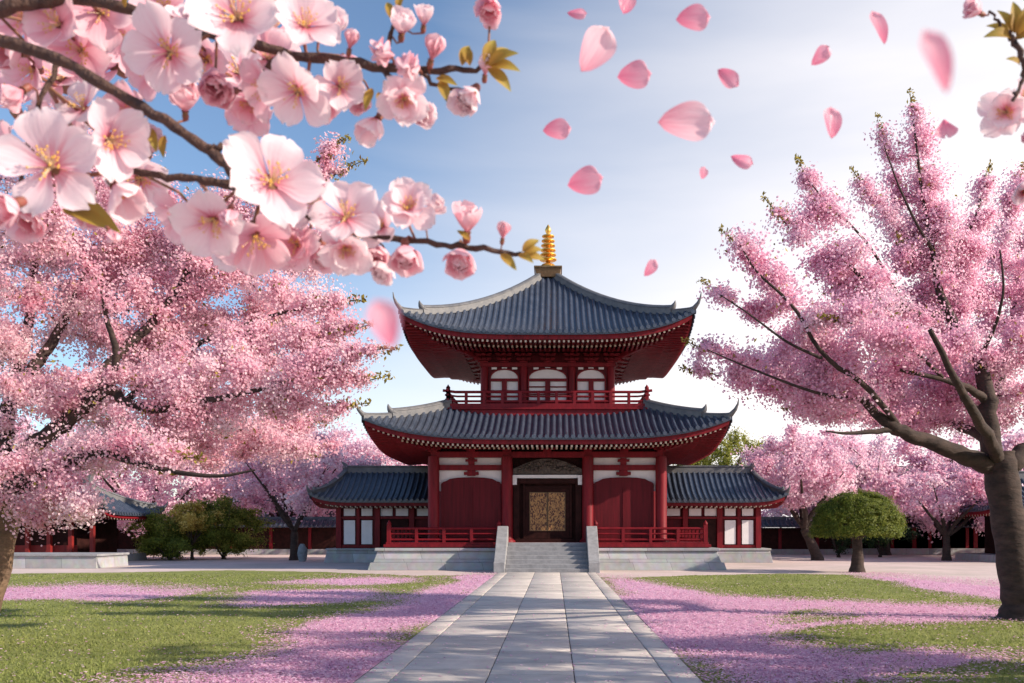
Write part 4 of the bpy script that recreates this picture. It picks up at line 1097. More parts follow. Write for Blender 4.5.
spL = [(120,395,12.2,372,352,12,46,6),(150,400,12.1,365,378,12.2,40,7),(150,370,12.5,350,328,12.8,46,7),(140,420,12.2,345,405,12.5,38,8),
       (180,300,12.9,340,300,13,50,9),(200,260,13,335,240,13.3,46,10),(240,220,13.2,330,150,13.3,18,4),(255,215,13.2,345,170,13.4,14,4),
       (150,340,12.8,230,200,13.1,60,24),(80,330,12.8,150,190,13,64,36),(30,380,12.6,60,200,12.9,70,46),(0,360,12.6,-60,210,13,80,50),
       (80,410,12.3,260,330,12.8,60,30),(70,440,12,180,455,11.3,28,12),(100,452,13.6,320,420,15.8,44,18),(150,445,14.2,300,455,15,26,12),
       (20,480,11.8,90,500,11.5,30,22),(30,505,11.9,85,515,11.6,16,10),(0,430,12.4,90,380,12,50,30),(60,250,11.2,75,110,10.9,50,24),
       (-30,480,12.2,40,520,11.9,24,10),(110,360,13.5,300,300,14.5,60,20),(40,300,13.5,200,230,14.5,70,40),(-20,300,12,20,230,11,70,40),(160,440,12.6,330,445,13.5,24,10),(60,300,13.5,150,330,14,60,50),(100,330,14,220,380,14.5,60,40),(20,260,13.5,110,230,14,60,50),(150,250,14,260,270,14.5,50,30),(10,400,13,120,420,13.5,50,40),(200,320,14,330,340,14.5,50,24),(180,200,13.5,300,260,14,50,30),(90,180,13,200,240,13.6,60,40),(0,180,13.5,90,160,13.5,60,40),(200,380,12.6,330,345,13,46,20)]
cL, tipL = sprays(rg, spL, 4.6)
make_tree('cherry_tree', 'large cherry tree with brown trunk and pale pink blossom at the left edge', 'tree', (-8.25,12.4,0), trunkL, limbsL, cL, 6,
          M_BARKB, M_BLOSSOM_L, 640, .0185, .31, .016, 'blossoming cherry trees', tipL[:16], M_LEAFY, tone=(.62,.12), limb_bark=M_BARK)

def auto_tree(name, label, cat, base, H, W, seed, bark, fmat, n_cl=110, nper=120, fsize=.06, rad=.5, crown_z=(.35,1.0), trunk_r=.2, flower=True, tone=(.5,.22), group=None, lean=(0,0), flat=1.0, shape='vase', leafup=None, forks=6):
    r = np.random.default_rng(seed); bx, by, bz = base
    zf = H*(crown_z[0]*.62)
    tr = [np.array([bx,by,bz-.1,trunk_r*1.7]), np.array([bx,by,bz+.15,trunk_r*1.25]), np.array([bx+lean[0]*.5,by+lean[1]*.5,bz+zf*.6,trunk_r]), np.array([bx+lean[0],by+lean[1],bz+zf,trunk_r*.9])]
    top = tr[-1]; lim = []
    for k in range(forks):
        a = 2*math.pi*(k+r.uniform(-.3,.3))/forks; rr = W*.5*r.uniform(.55,.9); zz = H*r.uniform(.62,.9)
        m = np.array([top[0]+math.cos(a)*rr*.45, top[1]+math.sin(a)*rr*.45, bz+zf+(zz-zf)*.5, trunk_r*.5])
        lim.append([top*np.array([1,1,1,.75]), (top+m)/2+np.array([*r.normal(0,.12*trunk_r/.2,3),0])*np.array([1,1,1,1])+np.array([0,0,0,-.0]), m, np.array([top[0]+math.cos(a)*rr, top[1]+math.sin(a)*rr, bz+zz, trunk_r*.1])])
    cl = []
    zc0, zc1 = H*crown_z[0], H*crown_z[1]
    while len(cl) < n_cl:
        u = r.normal(size=3); u /= np.linalg.norm(u); u *= r.uniform(.45,1)
        ed = 1+.22*math.sin(3*math.atan2(u[1],u[0])+seed)+.12*math.sin(7*u[2]+seed)
        p = np.array([bx+lean[0]*1.3+u[0]*W*.5*ed, by+lean[1]*1.3+u[1]*W*.5*ed, bz+(zc0+zc1)/2+u[2]*(zc1-zc0)/2*(1 if u[2] > 0 else flat)])
        cl.append(p)
    return make_tree(name, label, cat, base, tr, lim, np.array(cl), seed, bark, fmat, nper, fsize, rad, .02*max(1, H/8), group, None, None, flower, tone, leafup=leafup)

CG = 'blossoming cherry trees'
# middle distance cherries with trunks in view
auto_tree('cherry_tree', 'small cherry tree with dark forking trunk left of the temple hall', 'tree', (-13.7,47.5,0), 6.8, 9.0, 31, M_BARK, M_BLOSSOM_B, 130, 210, .062, .62, (.36,1.0), .20, tone=(.6,.2), group=CG)
auto_tree('cherry_tree', 'cherry tree with leaning dark trunk standing beside the right side hall', 'tree', (13.9,47.5,0), 7.0, 7.6, 32, M_BARK, M_BLOSSOM_B, 140, 210, .062, .62, (.38,1.0), .24, tone=(.6,.2), group=CG, lean=(-.7,0))
bgs = [((-25.5,57,0),8.5,11,'broad pink cherry tree behind the open left gallery'),((-18.5,62,0),9.3,11,'tall pale cherry tree behind the green shrubs'),
       ((-11.5,61,0),8.6,10,'pale pink cherry tree rising behind the left side hall'),((-35,60,0),9.5,12,'pink cherry tree at the far left edge behind the gallery'),
       ((18.0,61,0),8.4,10,'pale pink cherry tree rising behind the right side hall'),((21,57,0),7.8,10,'broad pink cherry tree behind the round clipped tree'),
       ((28.5,54,0),8.2,11,'pink cherry tree in front of the right gallery roof'),((36,60,0),9.6,12,'pink cherry tree at the far right edge behind the gallery')]
for i, (b, H, W_, lb) in enumerate(bgs):
    auto_tree('cherry_tree', lb, 'tree', b, H, W_*1.15, 40+i, M_BARK, M_BLOSSOM_B, 190, 190, .080, .85, (.17,1.0), .26, tone=(.62,.2), group=CG)
# low hanging cherry in front of the right gallery
auto_tree('cherry_tree', 'low spreading cherry tree with drooping pink blossom before the dark hall', 'tree', (20.5,47,0), 4.9, 7.0, 55, M_BARK, M_BLOSSOM_B, 90, 140, .07, .45, (.42,1.0), .18, tone=(.5,.2), group=CG)
# a cherry beyond the right edge whose shade falls across the near path
auto_tree('cherry_tree', 'shady cherry tree nearest the right foreground beside the stone path', 'tree', (9.6,8.8,0), 7.2, 7.4, 66, M_BARK, M_BLOSSOM_R, 170, 130, .05, .46, (.34,1.0), .28, tone=(.5,.2), group=CG)

auto_tree('green_tree', 'bright green broadleaf tree behind the right side hall roof', 'tree', (10.4,54,0), 7.7, 7.6, 71, M_BARKB, M_SHRUB, 130, 260, .13, .6, (.40,1.0), .3, flower=False, tone=(.72,.2), leafup=np.array([0,0,.5]))
# clipped round tree: umbrella crown
def clipped_tree():
    r = np.random.default_rng(77); b = np.array([11.45,34.0,0]); c = b+np.array([0,0,2.05])
    tr = [np.array([*b,.36])-np.array([0,0,.1,0]), np.array([*b,.27])+np.array([0,0,.12,0]), np.array([b[0]+.03,b[1],.7,.19]), np.array([b[0]-.02,b[1],1.35,.17])]
    lim = []
    for k in range(7):
        a = 2*math.pi*k/7; lim.append([np.array([b[0],b[1],1.2,.11]), np.array([b[0]+math.cos(a)*.6,b[1]+math.sin(a)*.6,1.65,.07]), np.array([b[0]+math.cos(a)*1.2,b[1]+math.sin(a)*1.2,2.05,.03])])
    cl = []
    for i in range(420):
        zz = 1-1.28*(i+.5)/420; rr_ = math.sqrt(max(0, 1-zz*zz)); ph = i*2.39996
        k = r.uniform(.88,1.03)*(1+.045*math.sin(2*(ph % 6.283)+1)+.03*math.sin(9*zz+3*(ph % 6.283)))
        cl.append(b+np.array([0,0,1.62])+np.array([rr_*math.cos(ph)*1.55, rr_*math.sin(ph)*1.55, zz*(1.42 if zz > 0 else .9)])*k)
    return make_tree('clipped_tree', 'round clipped green tree with short trunk standing on the right court', 'tree', b, tr, lim, np.array(cl), 77, M_BARK, M_FOLIAGE, 230, .060, .20, .012, None, None, None, False, (.45,.25), leafup=np.array([0,0,.4]))
clipped_tree()
# shrubs on the left
auto_tree('shrub', 'rounded green shrub beside the left gallery posts', 'shrub', (-21.0,49.2,0), 3.0, 4.2, 81, M_BARK, M_SHRUB, 120, 240, .11, .42, (.0,1.0), .08, flower=False, tone=(.5,.25))
auto_tree('garden_tree', 'small garden tree with golden yellow leaves between green shrubs', 'tree', (-19.3,48.0,0), 3.3, 2.6, 82, M_BARK, M_YELFOL, 55, 150, .11, .36, (.4,1.0), .07, flower=False, tone=(.5,.25))
auto_tree('garden_tree', 'broad green garden tree beside the golden leaved one', 'tree', (-18.2,49.6,0), 3.5, 4.6, 83, M_BARK, M_SHRUB, 150, 250, .11, .46, (.0,1.0), .09, flower=False, tone=(.4,.25))
auto_tree('shrub', 'low green hedge shrub at the foot of the garden trees', 'shrub', (-20.2,47.4,0), 1.3, 3.4, 84, M_BARK, M_FOLIAGE, 50, 190, .10, .32, (.15,1.0), .06, flower=False, tone=(.4,.25))
# dark evergreens behind the round tree
for i, (x, y, H) in enumerate([(16.6,52.5,3.3),(19.2,53,3.0)]):
    auto_tree('shrub', ['dark evergreen bush behind the round clipped tree, the taller one','dark evergreen bush under the drooping cherry, the lower one'][i], 'shrub', (x,y,0), H, 3.4, 90+i, M_BARK, M_DKFOL, 60, 150, .13, .42, (.08,1.0), .08, flower=False, tone=(.3,.25))
# weathered garden stone by the left trunk
def rock(loc, s, label):
    r = np.random.default_rng(int(abs(loc[0]*10))); mb = MB(); v = []; f = []; n, m_ = 12, 7
    for i in range(m_):
        for k in range(n):
            a = 2*math.pi*k/n; h = i/(m_-1); rr = (math.sin(math.pi*(.12+.80*h))**.6)*(1+r.normal(0,.08))
            v.append((math.cos(a)*rr*s[0], math.sin(a)*rr*s[1], h*s[2]-.05))
    f = [(i*n+k, i*n+(k+1) % n, (i+1)*n+(k+1) % n, (i+1)*n+k) for i in range(m_-1) for k in range(n)]
    mb.add(v, f, 0, True); mb.add(v[-n:], [tuple(range(n))], 0)
    o = mb.build('garden_stone', mat('weathered_rock', (.22,.25,.28), .9, noise=.35, nscale=3, bump=.7, bscale=8)); o.location = loc
    tag(o, label, 'stone')
rock((-12.75,45.6,0), (.24,.22,.95), 'upright blue grey garden stone beside the small cherry trunk')

# ------------------------------------------------------------------ blossoms close to the lens
def petal_mesh(name, L_=1.0, W_=0.78, cup=0.28, curl=0.12, notch=0.10, seed=0, nu=9, nv=9, tear=False):
    r = random.Random(seed); V = []; tn = []; ac = []
    ph = r.uniform(0, 6.28)
    for i in range(nu):
        u = i/(nu-1)
        if tear: u = 1-(1-u)**1.8
        wd = W_*.5*(math.sin(math.pi*min(1, u*.86+.04))**.62)*(0.30+.70*min(1, u*1.7))
        if tear: wd = W_*.5*1.22*u**.62*math.sqrt(max(0.0, 1-u**2.6)) + .002
        elif u > .86: wd *= 1-((u-.86)/.14)**2*.34
        for j in range(nv):
            v = -1+2*j/(nv-1)
            x = u*L_ - notch*L_*(1-abs(v))**2*max(0,(u-.75)/.25) - .10*L_*(abs(v)**2.2)*u**3
            y = v*wd
            z = cup*L_*(u**1.6)*.55 + cup*.9*abs(v)**2*wd*1.0 - curl*L_*max(0,u-.55)**2*2.2 + .050*L_*math.sin(v*4.2+ph)*u**2 + .022*L_*math.sin(v*11+ph*3)*u**3 + .02*L_*math.sin(u*7+ph*2)*abs(v)
            V.append((x, y, z)); tn.append(u); ac.append(v*.5+.5+seed*.37)
    Fc = [(i*nv+j, i*nv+j+1, (i+1)*nv+j+1, (i+1)*nv+j) for i in range(nu-1) for j in range(nv-1)]
    me = np_mesh(name, np.array(V), np.array(Fc), 4, tn)
    at = me.attributes.new('across', 'FLOAT', 'POINT'); at.data.foreach_set('value', np.array(ac, np.float32))
    me.polygons.foreach_set('use_smooth', np.ones(len(me.polygons), bool)); me.update()
    return me
def stamen_mesh(seed, n=26):
    r = random.Random(seed); mb = MB()
    for k in range(n):
        a = r.uniform(0, 6.28); sp = r.uniform(.12,.75); l = r.uniform(.28,.50)
        p0 = Vector((math.cos(a)*.03, math.sin(a)*.03, .03)); d = Vector((math.cos(a)*sp, math.sin(a)*sp, 1)).normalized()
        p1 = p0+d*l*.5+Vector((0,0,.02)); p2 = p0+d*l+Vector((math.cos(a)*.03,math.sin(a)*.03,0))
        mb.tube([p0,p1,p2], [.009,.007,.006], 5, 0, False)
        mb.lathe(p2-Vector((0,0,.012)), [(.006,0),(.024,.012),(.024,.026),(.006,.04)], 6, 1)
    return mb
PM = [petal_mesh('petal', 1, .84, .34, .10, .13, s) for s in range(4)] + [petal_mesh('petal', 1, .90, .62, -.10, .06, s+4) for s in range(3)] + [petal_mesh('petal', 1, .86, .20, .34, .14, s+8) for s in range(3)]
for k, m_ in enumerate(PM): m_.materials.append(M_PETAL)
PMP = [m_.copy() for m_ in PM]
for m_ in PMP: m_.materials.clear(); m_.materials.append(M_PETAL_P)
SM = []
for s in range(3):
    o = stamen_mesh(s).build('stamens', [M_STAMEN, M_ANTHER]); SM.append(o.data); bpy.data.objects.remove(o)

def frame(fwd):
    f = Vector(fwd).normalized(); a = f.cross(Vector((.13,.2,1))).normalized(); b = f.cross(a)
    return Matrix((a, b, f)).transposed()

class Branch:
    def __init__(s, label, anchor):
        s.root = empty('cherry_branch', anchor, label, 'branch', 'blossoming branches close overhead'); s.o = Vector(anchor); s.nodes = []; s.wood = MB(); s.r = random.Random(len(label))
    def limb(s, pts, D, seed=1):
        """pts: (px,py,rpx[,dD])"""
        w_ = [np.array([*P(p[0],p[1],D+(p[3] if len(p) > 3 else 0)), p[2]*D/F]) for p in pts]
        w_ = smooth_poly(w_, 2); r = np.random.default_rng(seed)
        loc = [Vector(p[:3])-s.o+Vector(r.normal(0,.0010,3)) for p in w_]
        s.wood.tube(loc, [p[3]*(1+.10*math.sin(i*2.1)+r.normal(0,.05)) for i, p in enumerate(w_)], 10)
        s.nodes += loc
    def finish(s): s.wood.build('wood', M_BARKN, s.root)
    def near(s, c): return min(s.nodes, key=lambda n: (n-c).length)
    def blossom(s, px, py, dpx, D, face=(0,-1,.2), openness=.5, kind='open', pink=False, layers=1):
        c = Vector(P(px,py,D))-s.o; R_ = dpx*D/F*(.46 if dpx > 60 else .5)
        f = Vector(face).normalized(); M = frame(f).to_4x4(); base = c - f*R_*.18
        # calyx and stalk
        mb = MB(); r = s.r
        mb.lathe((0,0,0), [(.02*R_,-.42*R_),(.13*R_,-.36*R_),(.16*R_,-.18*R_),(.13*R_,-.04*R_),(.17*R_,.03*R_)], 10)
        n = s.near(base); inv = M.inverted(); nl = inv @ (n-base)
        if nl.length < R_*5: mb.tube([Vector((0,0,-.38*R_)), Vector((0,0,-.7*R_)).lerp(nl, .35), nl], [.055*R_,.045*R_,.05*R_], 7)
        bo = mb.build('blossom', M_CALYX, s.root); bo.matrix_local = Matrix.Translation(base) @ M
        src = PMP if pink else PM
        spin = r.uniform(0, 6.28)
        for ly in range(layers):
            npet = 5 if ly == 0 else 5
            for k in range(npet):
                if kind == 'bud': idx = 4+r.randrange(3); tilt = math.radians(68+r.uniform(-6,10)+ly*8)
                elif kind == 'half': idx = 4+r.randrange(3); tilt = math.radians(48-openness*20+r.uniform(-9,9)+ly*16)
                else: idx = r.choice([0,1,2,3,3,7,8,9]); tilt = math.radians(40-openness*32+r.uniform(-15,15)+ly*20)
                me = src[idx]
                o = bpy.data.objects.new('petal', me); COL.objects.link(o); o.parent = bo
                a = spin+2*math.pi*(k+.5*ly)/npet+r.uniform(-.08,.08)
                sc = R_*r.uniform(.92,1.08)*(1 if ly == 0 else .82)
                o.matrix_local = Matrix.Rotation(a,4,'Z') @ Matrix.Translation((.06*R_,0,.015*R_*((k*2) % 5)+.03*R_*ly)) @ Matrix.Rotation(-tilt,4,'Y') @ Matrix.Rotation(r.uniform(-.18,.18),4,'X') @ Matrix.Diagonal((sc,sc*r.uniform(.95,1.1),sc,1))
        if kind != 'bud':
            o = bpy.data.objects.new('stamens', s.r.choice(SM)); COL.objects.link(o); o.parent = bo
            o.matrix_local = Matrix.Diagonal((R_*.95,R_*.95,R_*.95,1))
        return bo
    def leaf(s, px, py, ang, lpx, D, seed=0, tilt=.3):
        """leaf growing from (px,py) on screen direction ang (deg, 0 = right, 90 = up)"""
        r = random.Random(seed+int(px)); L_ = lpx*D/F; V = []; tn = []; ac = []; nu, nv = 9, 5
        a = math.radians(ang); d = Vector((math.cos(a), r.uniform(-.4,.4), math.sin(a))).normalized(); sd = d.cross(Vector((0,-1,.3))).normalized(); nn = sd.cross(d)
        p0 = Vector(P(px,py,D))-s.o; kc = r.uniform(-.3,.3)
        for i in range(nu):
            u = i/(nu-1); wd = .20*L_*math.sin(math.pi*u**.8)**.9+.002*L_
            for j in range(nv):
                v = -1+2*j/(nv-1); V.append(p0+d*u*L_+sd*(v*wd+kc*u*u*L_*.4)+nn*(abs(v)*wd*.45+.12*L_*math.sin(u*3))); tn.append(.25+.6*u*r.uniform(.8,1.2)); ac.append(v*.5+.5)
        me = np_mesh('leaf', np.array(V), np.array([(i*nv+j, i*nv+j+1, (i+1)*nv+j+1, (i+1)*nv+j) for i in range(nu-1) for j in range(nv-1)]), 4, np.clip(tn,0,1))
        at = me.attributes.new('across','FLOAT','POINT'); at.data.foreach_set('value', np.array(ac,np.float32))
        me.polygons.foreach_set('use_smooth', np.ones(len(me.polygons), bool))
        link('leaf', me, M_LEAF, s.root)

D0 = .80
# main lower branch
B1 = Branch('thick brown cherry branch curving down from the upper left with open blossoms', Vector(P(0,38,D0)))
B1.limb([(-60,25,6.5),(0,40,6.2),(50,55,6),(110,88,5.6),(160,118,5.4),(200,142,5.2),(225,163,5.6),(243,182,7)], D0, 1)
B1.limb([(236,178,6),(270,195,4,.03),(320,222,3.4,.06),(375,238,3.2,.06),(425,243,3.2,.05),(455,246,3.2,.05),(490,250,3,.05),(520,254,2.4,.05),(527,256,1.6,.05)], D0, 2)
B1.limb([(243,186,6),(215,182,4.4),(185,179,3.8),(160,176,3.6),(128,170,3.2)], D0+.02, 3)
B1.limb([(210,150,4),(222,146,3),(232,145,2.4)], D0, 4)
B1.limb([(60,60,3),(40,100,2.5),(30,140,2.2),(20,190,2)], D0+.02, 5)
for a in [  # px, py, d, D, face, openness, kind, pink, layers
    (48,165,118,.74,(.10,-1,-.12),.72,'open',0,1), (112,140,92,.78,(.75,-.6,-.35),.35,'open',0,1), (118,190,80,.80,(.6,-.3,-.8),.3,'half',0,1),
    (20,92,52,.78,(-.3,-.5,-.6),.3,'bud',1,2), (10,205,78,.66,(-.2,-.8,-.5),.4,'half',1,2),
    (272,178,112,.76,(.45,-1,.15),.75,'open',0,1), (212,222,86,.79,(.1,-.7,-.7),.55,'open',0,1), (230,212,42,.74,(.1,-.5,-.6),.2,'bud',1,2),
    (255,240,92,.84,(.2,-.5,-.9),.5,'open',1,1), (345,215,84,.80,(.1,-1,.15),.75,'open',0,1), (318,205,70,.86,(-.5,-.7,.3),.5,'open',0,1),
    (345,250,70,.83,(.2,-.7,-.7),.5,'open',0,2), (408,206,64,.83,(.2,-1,.25),.8,'open',0,2), (405,250,62,.84,(.1,-.6,-.9),.5,'half',1,3),
    (380,225,50,.86,(-.3,-.9,0),.5,'open',0,1), (467,228,54,.84,(.1,-.6,.8),.4,'half',1,3), (461,254,56,.85,(0,-.6,-.9),.4,'half',1,3), (503,236,30,.84,(.2,-.5,1),.2,'bud',1,2),
    (185,108,44,.83,(.2,-.6,.6),.5,'half',1,3), (130,112,60,.86,(-.3,-.8,-.3),.5,'open',1,2), (150,148,52,.90,(.5,-.7,.4),.5,'half',0,2),
    (80,105,70,.85,(-.2,-.9,.4),.5,'open',0,1), (110,232,32,.76,(.6,-.4,-.7),.2,'bud',1,1), (295,245,60,.88,(-.2,-.8,-.3),.6,'open',1,2),
    (60,125,70,.93,(.1,-.8,-.4),.5,'open',1,1),(5,150,70,.92,(-.4,-.8,.2),.5,'open',1,1),(90,205,54,.9,(.2,-.6,-.8),.4,'half',1,2),(180,215,66,.92,(-.5,-.6,-.7),.5,'open',1,1),(300,205,66,.92,(.1,-.8,.3),.5,'open',1,1),(375,250,48,.9,(.2,-.6,-.8),.5,'half',1,2),(432,210,36,.88,(.5,-.7,.3),.5,'half',0,2),
    (75,150,90,1.02,(-.2,-.9,.3),.5,'open',0,1),(140,180,80,1.02,(.3,-.8,-.5),.5,'open',0,1),(30,215,70,1.0,(.2,-.7,-.7),.5,'half',1,2),(240,245,70,.96,(.2,-.7,-.7),.5,'open',0,2),(285,225,80,.94,(-.3,-.8,-.4),.5,'open',1,1),(322,250,50,.92,(.1,-.5,-.9),.5,'half',1,3),(385,265,44,.9,(-.2,-.5,-.9),.5,'half',0,3)]:
    B1.blossom(*a)
for k, a in enumerate([(523,254,20,22),(522,252,42,24),(524,256,-8,22),(518,255,-28,20),(500,254,-45,24),(70,205,-30,60),(62,210,-10,50),(235,148,60,16),(150,128,-70,24),(165,135,-100,22),(470,240,150,16)]): B1.leaf(*a, D0+.04, k)
B1.finish()
# upper branch
B2 = Branch('dark cherry branch along the top edge ending in bronze leaves', Vector(P(0,5,D0+.05)))
B2.limb([(-60,20,7),(-10,12,6.5),(35,2,6.5),(70,-2,6),(110,4,5.5),(150,16,5),(200,30,4.6),(245,40,4.4),(285,53,4.6),(330,60,5),(378,66,4.6),(420,71,3.8),(455,72,3),(480,68,2.4),(492,66,1.5)], D0+.05, 6)
B2.limb([(285,53,4),(262,72,3),(255,100,2.6)], D0+.06, 7)
B2.limb([(378,66,3.2),(392,80,2.6),(400,98,2)], D0+.05, 8)
B2.limb([(378,66,3),(388,48,2.4),(395,20,2)], D0+.05, 9)
B2.limb([(150,15,3),(160,30,2.4)], D0+.03, 10)
B2.limb([(210,33,3),(232,28,2.4)], D0+.02, 11)
B2.limb([(420,71,2.4),(440,90,1.8),(470,88,1.4)], D0+.05, 12)
B2.limb([(60,0,4),(55,-15,3)], D0+.05, 13)
for a in [(236,14,118,.76,(.15,-1,.05),.75,'open',0,1),(168,52,96,.80,(.1,-.9,-.45),.6,'open',0,1),(305,22,84,.82,(.3,-.9,.25),.6,'open',0,1),(325,30,54,.86,(.6,-.7,.3),.4,'half',0,2),
    (350,46,34,.84,(.3,-.5,.8),.2,'bud',1,2),(296,92,84,.82,(-.1,-.8,-.6),.6,'open',0,1),(262,88,70,.84,(-.6,-.6,-.5),.5,'open',1,1),(340,86,58,.84,(.3,-.8,-.3),.5,'open',0,1),
    (386,54,62,.82,(-.1,-.7,-.3),.3,'bud',1,2),(408,62,56,.80,(.1,-.6,-.5),.2,'bud',1,3),(432,56,44,.84,(.3,-.5,.7),.2,'bud',1,3),(402,30,44,.84,(.2,-.7,.4),.4,'half',0,2),(424,22,36,.85,(.2,-.6,.8),.3,'half',0,1),
    (404,100,66,.82,(.15,-.75,-.6),.55,'open',0,2),(376,122,52,.84,(-.4,-.4,-.9),.4,'half',0,1),(472,94,58,.84,(-.3,-.6,-.8),.4,'half',0,3),(485,72,36,.85,(.1,-.5,.6),.2,'bud',0,2),(490,6,50,.86,(0,-.6,-.8),.4,'half',1,2),
    (55,22,84,.86,(-.3,-.9,-.2),.5,'open',1,1),(100,12,78,.88,(.3,-.9,-.3),.5,'open',1,1),(15,52,72,.88,(-.2,-.8,-.4),.5,'half',1,2),(150,70,66,.88,(-.3,-.8,-.4),.5,'open',1,1),(214,82,62,.86,(.2,-.7,-.7),.5,'half',1,2),(268,55,70,.87,(.4,-.8,.2),.5,'open',1,1),(196,18,60,.88,(-.2,-.8,.4),.5,'open',0,2),(230,92,50,.87,(-.2,-.8,-.5),.5,'half',1,2),
    (80,50,84,.95,(.2,-.9,-.5),.5,'open',1,1),(20,18,80,.95,(-.2,-.9,-.3),.5,'open',1,1),(125,40,70,.97,(.1,-.8,-.6),.5,'open',1,1),(205,60,74,.97,(-.1,-.8,-.6),.5,'open',1,1),(270,30,76,.96,(.2,-.8,.5),.5,'open',1,1),
    (185,85,54,.93,(.2,-.8,-.7),.5,'half',1,2),(250,105,66,.93,(-.1,-.7,-.8),.5,'open',1,2),(320,100,50,.93,(.4,-.6,-.8),.5,'half',1,2),(345,60,46,.92,(.3,-.6,-.6),.4,'half',1,2),(30,70,64,.95,(-.2,-.8,-.4),.5,'open',1,1),
    (60,75,90,1.05,(.2,-.9,.2),.5,'open',1,1),(110,62,84,1.06,(-.3,-.9,.1),.5,'open',1,1),(10,100,84,1.05,(.1,-.9,.4),.5,'open',1,1),(165,8,80,1.05,(-.1,-.9,-.3),.5,'open',1,1),(240,70,80,1.04,(.3,-.9,.1),.5,'open',0,1),(285,60,64,1.0,(-.2,-.7,-.6),.5,'open',0,1),(365,98,44,.9,(-.3,-.6,-.6),.4,'half',1,2),(420,112,44,.9,(.4,-.6,-.6),.5,'half',0,2)]:
    B2.blossom(*a)
for k, a in enumerate([(488,66,15,34),(488,66,45,32),(489,66,-12,32),(487,68,-40,32),(486,66,75,34),(470,66,100,26),(462,66,75,28),(440,80,-70,28),(436,78,-30,24),(372,88,-100,24),(392,20,100,22),(398,10,80,20),(125,8,60,20),(285,6,40,30),(378,92,-70,22),(270,8,20,20)]): B2.leaf(*a, D0+.04, k)
B2.finish()
# twig at the upper right
B3 = Branch('cherry twig with bronze leaf whorl and pale blossoms at the upper right edge', Vector(P(1040,60,.85)))
B3.limb([(1075,110,4),(1040,85,3.6),(1026,70,3.4),(1018,50,3),(1012,38,3.2)], .85, 14)
B3.limb([(1026,70,2.6),(1018,90,2),(1012,100,1.6)], .85, 15)
B3.limb([(1060,100,3),(1045,150,2.6),(1030,190,2)], .86, 16)
B3.limb([(1014,40,2),(1000,25,1.6),(990,12,1.2)], .85, 17)
for a in [(978,12,34,.86,(-.8,-.4,.1),.3,'half',1,2),(1006,112,56,.88,(-.5,-.7,-.4),.5,'open',0,2),(1024,96,40,.9,(.1,-.8,.3),.5,'open',0,1),(1024,192,34,.9,(-.5,-.7,-.3),.5,'half',0,2),(1030,140,30,.9,(-.4,-.7,0),.4,'half',1,2)]: B3.blossom(*a)
for k, a in enumerate([(1012,38,180,32),(1012,36,150,28),(1012,34,120,28),(1014,34,95,32),(1016,36,70,32),(1016,40,45,30),(1020,66,170,20),(1014,40,20,30)]): B3.leaf(*a, .85, k)
B3.finish()

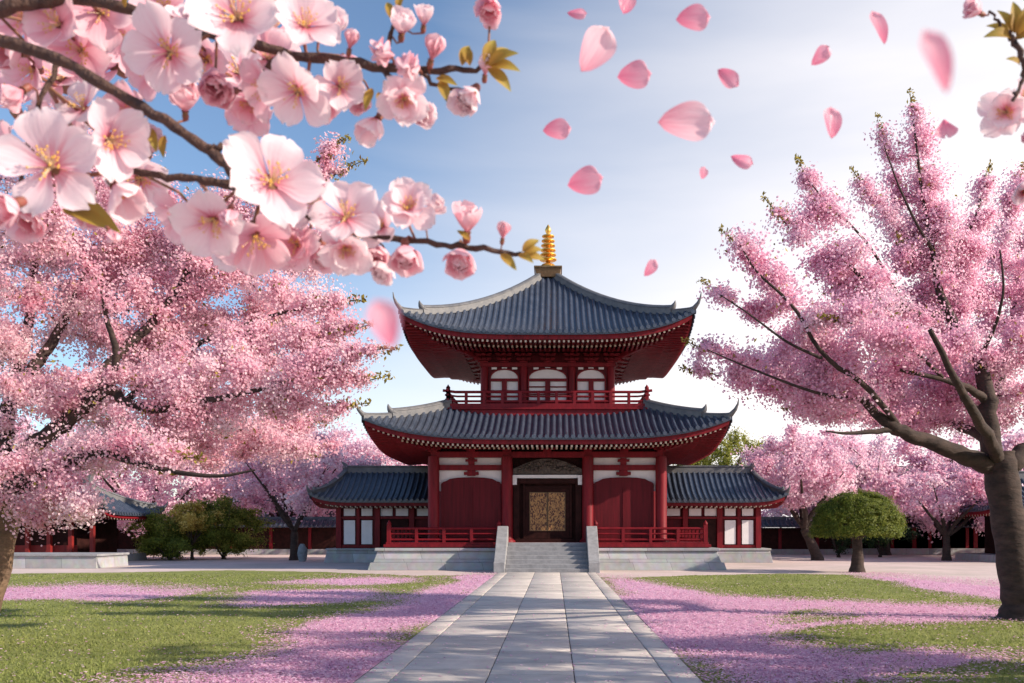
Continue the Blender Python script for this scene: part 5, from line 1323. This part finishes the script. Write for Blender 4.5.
# petals drifting in the air
FP = [petal_mesh('falling_petal', 1, .86, .34, .0, 0, s+20, 17, 9, True) for s in range(3)] + [petal_mesh('falling_petal', 1, 1.05, .40, .05, .30, 27, 13, 11)]
for m_ in FP: m_.materials.append(M_PETAL_F)
FPP = FP[0].copy(); FPP.materials.clear(); FPP.materials.append(M_PETAL_P)
drift = [ # px,py,length px,angle(deg of tip), depth, label, mesh, tilt, width
    (595,50,52,62,.72,'large pale falling petal standing upright, upper left of the drifting ones','p',.35,1.0),
    (686,123,56,0,.70,'largest pale falling petal lying level in mid sky','p',.25,1.1),
    (634,76,34,8,.80,'round deep pink falling petal beside the upright pale one',1,.3,1.25),
    (693,19,34,5,.80,'rounded pink falling petal near the top above the level one',0,.3,1.2),
    (626,3,24,80,.85,'pink falling petal cut by the top edge of the picture',1,.3,1.2),
    (577,13,20,12,.9,'thin edge-on pale falling petal near the top edge',2,1.25,.8),
    (728,78,26,-35,.85,'small tapering pink falling petal right of the level one',2,.5,1.0),
    (557,130,28,5,.85,'small glossy pink falling petal above the spire',0,.3,1.15),
    (585,182,36,15,.8,'round deep pink falling petal directly above the spire',1,.25,1.2),
    (742,160,24,-8,.9,'sliver of a pink falling petal seen edge-on in mid sky',2,1.2,.9),
    (703,173,13,80,.95,'tiniest pink falling petal in mid sky',1,.4,1.2),
    (650,268,20,60,.9,'pink falling petal just right of the upper roof peak',0,.5,.95),
    (820,56,26,50,.85,'tilted pink falling petal near the top right of centre',2,.4,.9),
    (878,28,36,115,.8,'deep pink falling petal high above the right cherry tree',0,.35,1.0),
    (831,123,32,95,.82,'teardrop pink falling petal left of the right cherry top',0,.3,1.1),
    (945,130,20,-80,.88,'small heart shaped falling petal beside the right cherry top',3,.3,1.1)]
for i, (px,py,ln,an,D,lb,k,tl,wd) in enumerate(drift):
    me = FPP if k == 'p' else FP[k]
    o = bpy.data.objects.new('falling_petal', me); COL.objects.link(o)
    L_ = ln*D/F; a = math.radians(an)
    d = Vector((math.cos(a), .25, math.sin(a))).normalized(); n = Vector((.15,-1,.25)); n = (n-d*n.dot(d)).normalized()
    M = Matrix((d, n.cross(d), n)).transposed().to_4x4()
    M = M @ Matrix.Rotation(tl,4,'X') @ Matrix.Diagonal((L_,L_*wd,L_,1)) @ Matrix.Translation((-.5,0,-.08))
    o.matrix_world = Matrix.Translation(P(px,py,D)) @ M
    tag(o, lb, 'petal', 'cherry petals drifting in the air')
for (px,py,ln,an,D,lb) in [(935,62,64,118,.20,'blurred pink petal floating close by above the right cherry tree'),(384,324,50,112,.17,'blurred pink petal floating close by at the left cherry crown edge')]:
    o = bpy.data.objects.new('falling_petal', FP[0]); COL.objects.link(o); L_ = ln*D/F; a = math.radians(an)
    d = Vector((math.cos(a), .1, math.sin(a))).normalized(); n = Vector((.1,-1,.2)); n = (n-d*n.dot(d)).normalized()
    M = Matrix((d, n.cross(d), n)).transposed().to_4x4() @ Matrix.Rotation(.3,4,'X') @ Matrix.Diagonal((L_,L_*1.0,L_,1)) @ Matrix.Translation((-.5,0,-.08))
    o.matrix_world = Matrix.Translation(P(px,py,D)) @ M
    tag(o, lb, 'petal', 'cherry petals drifting in the air')
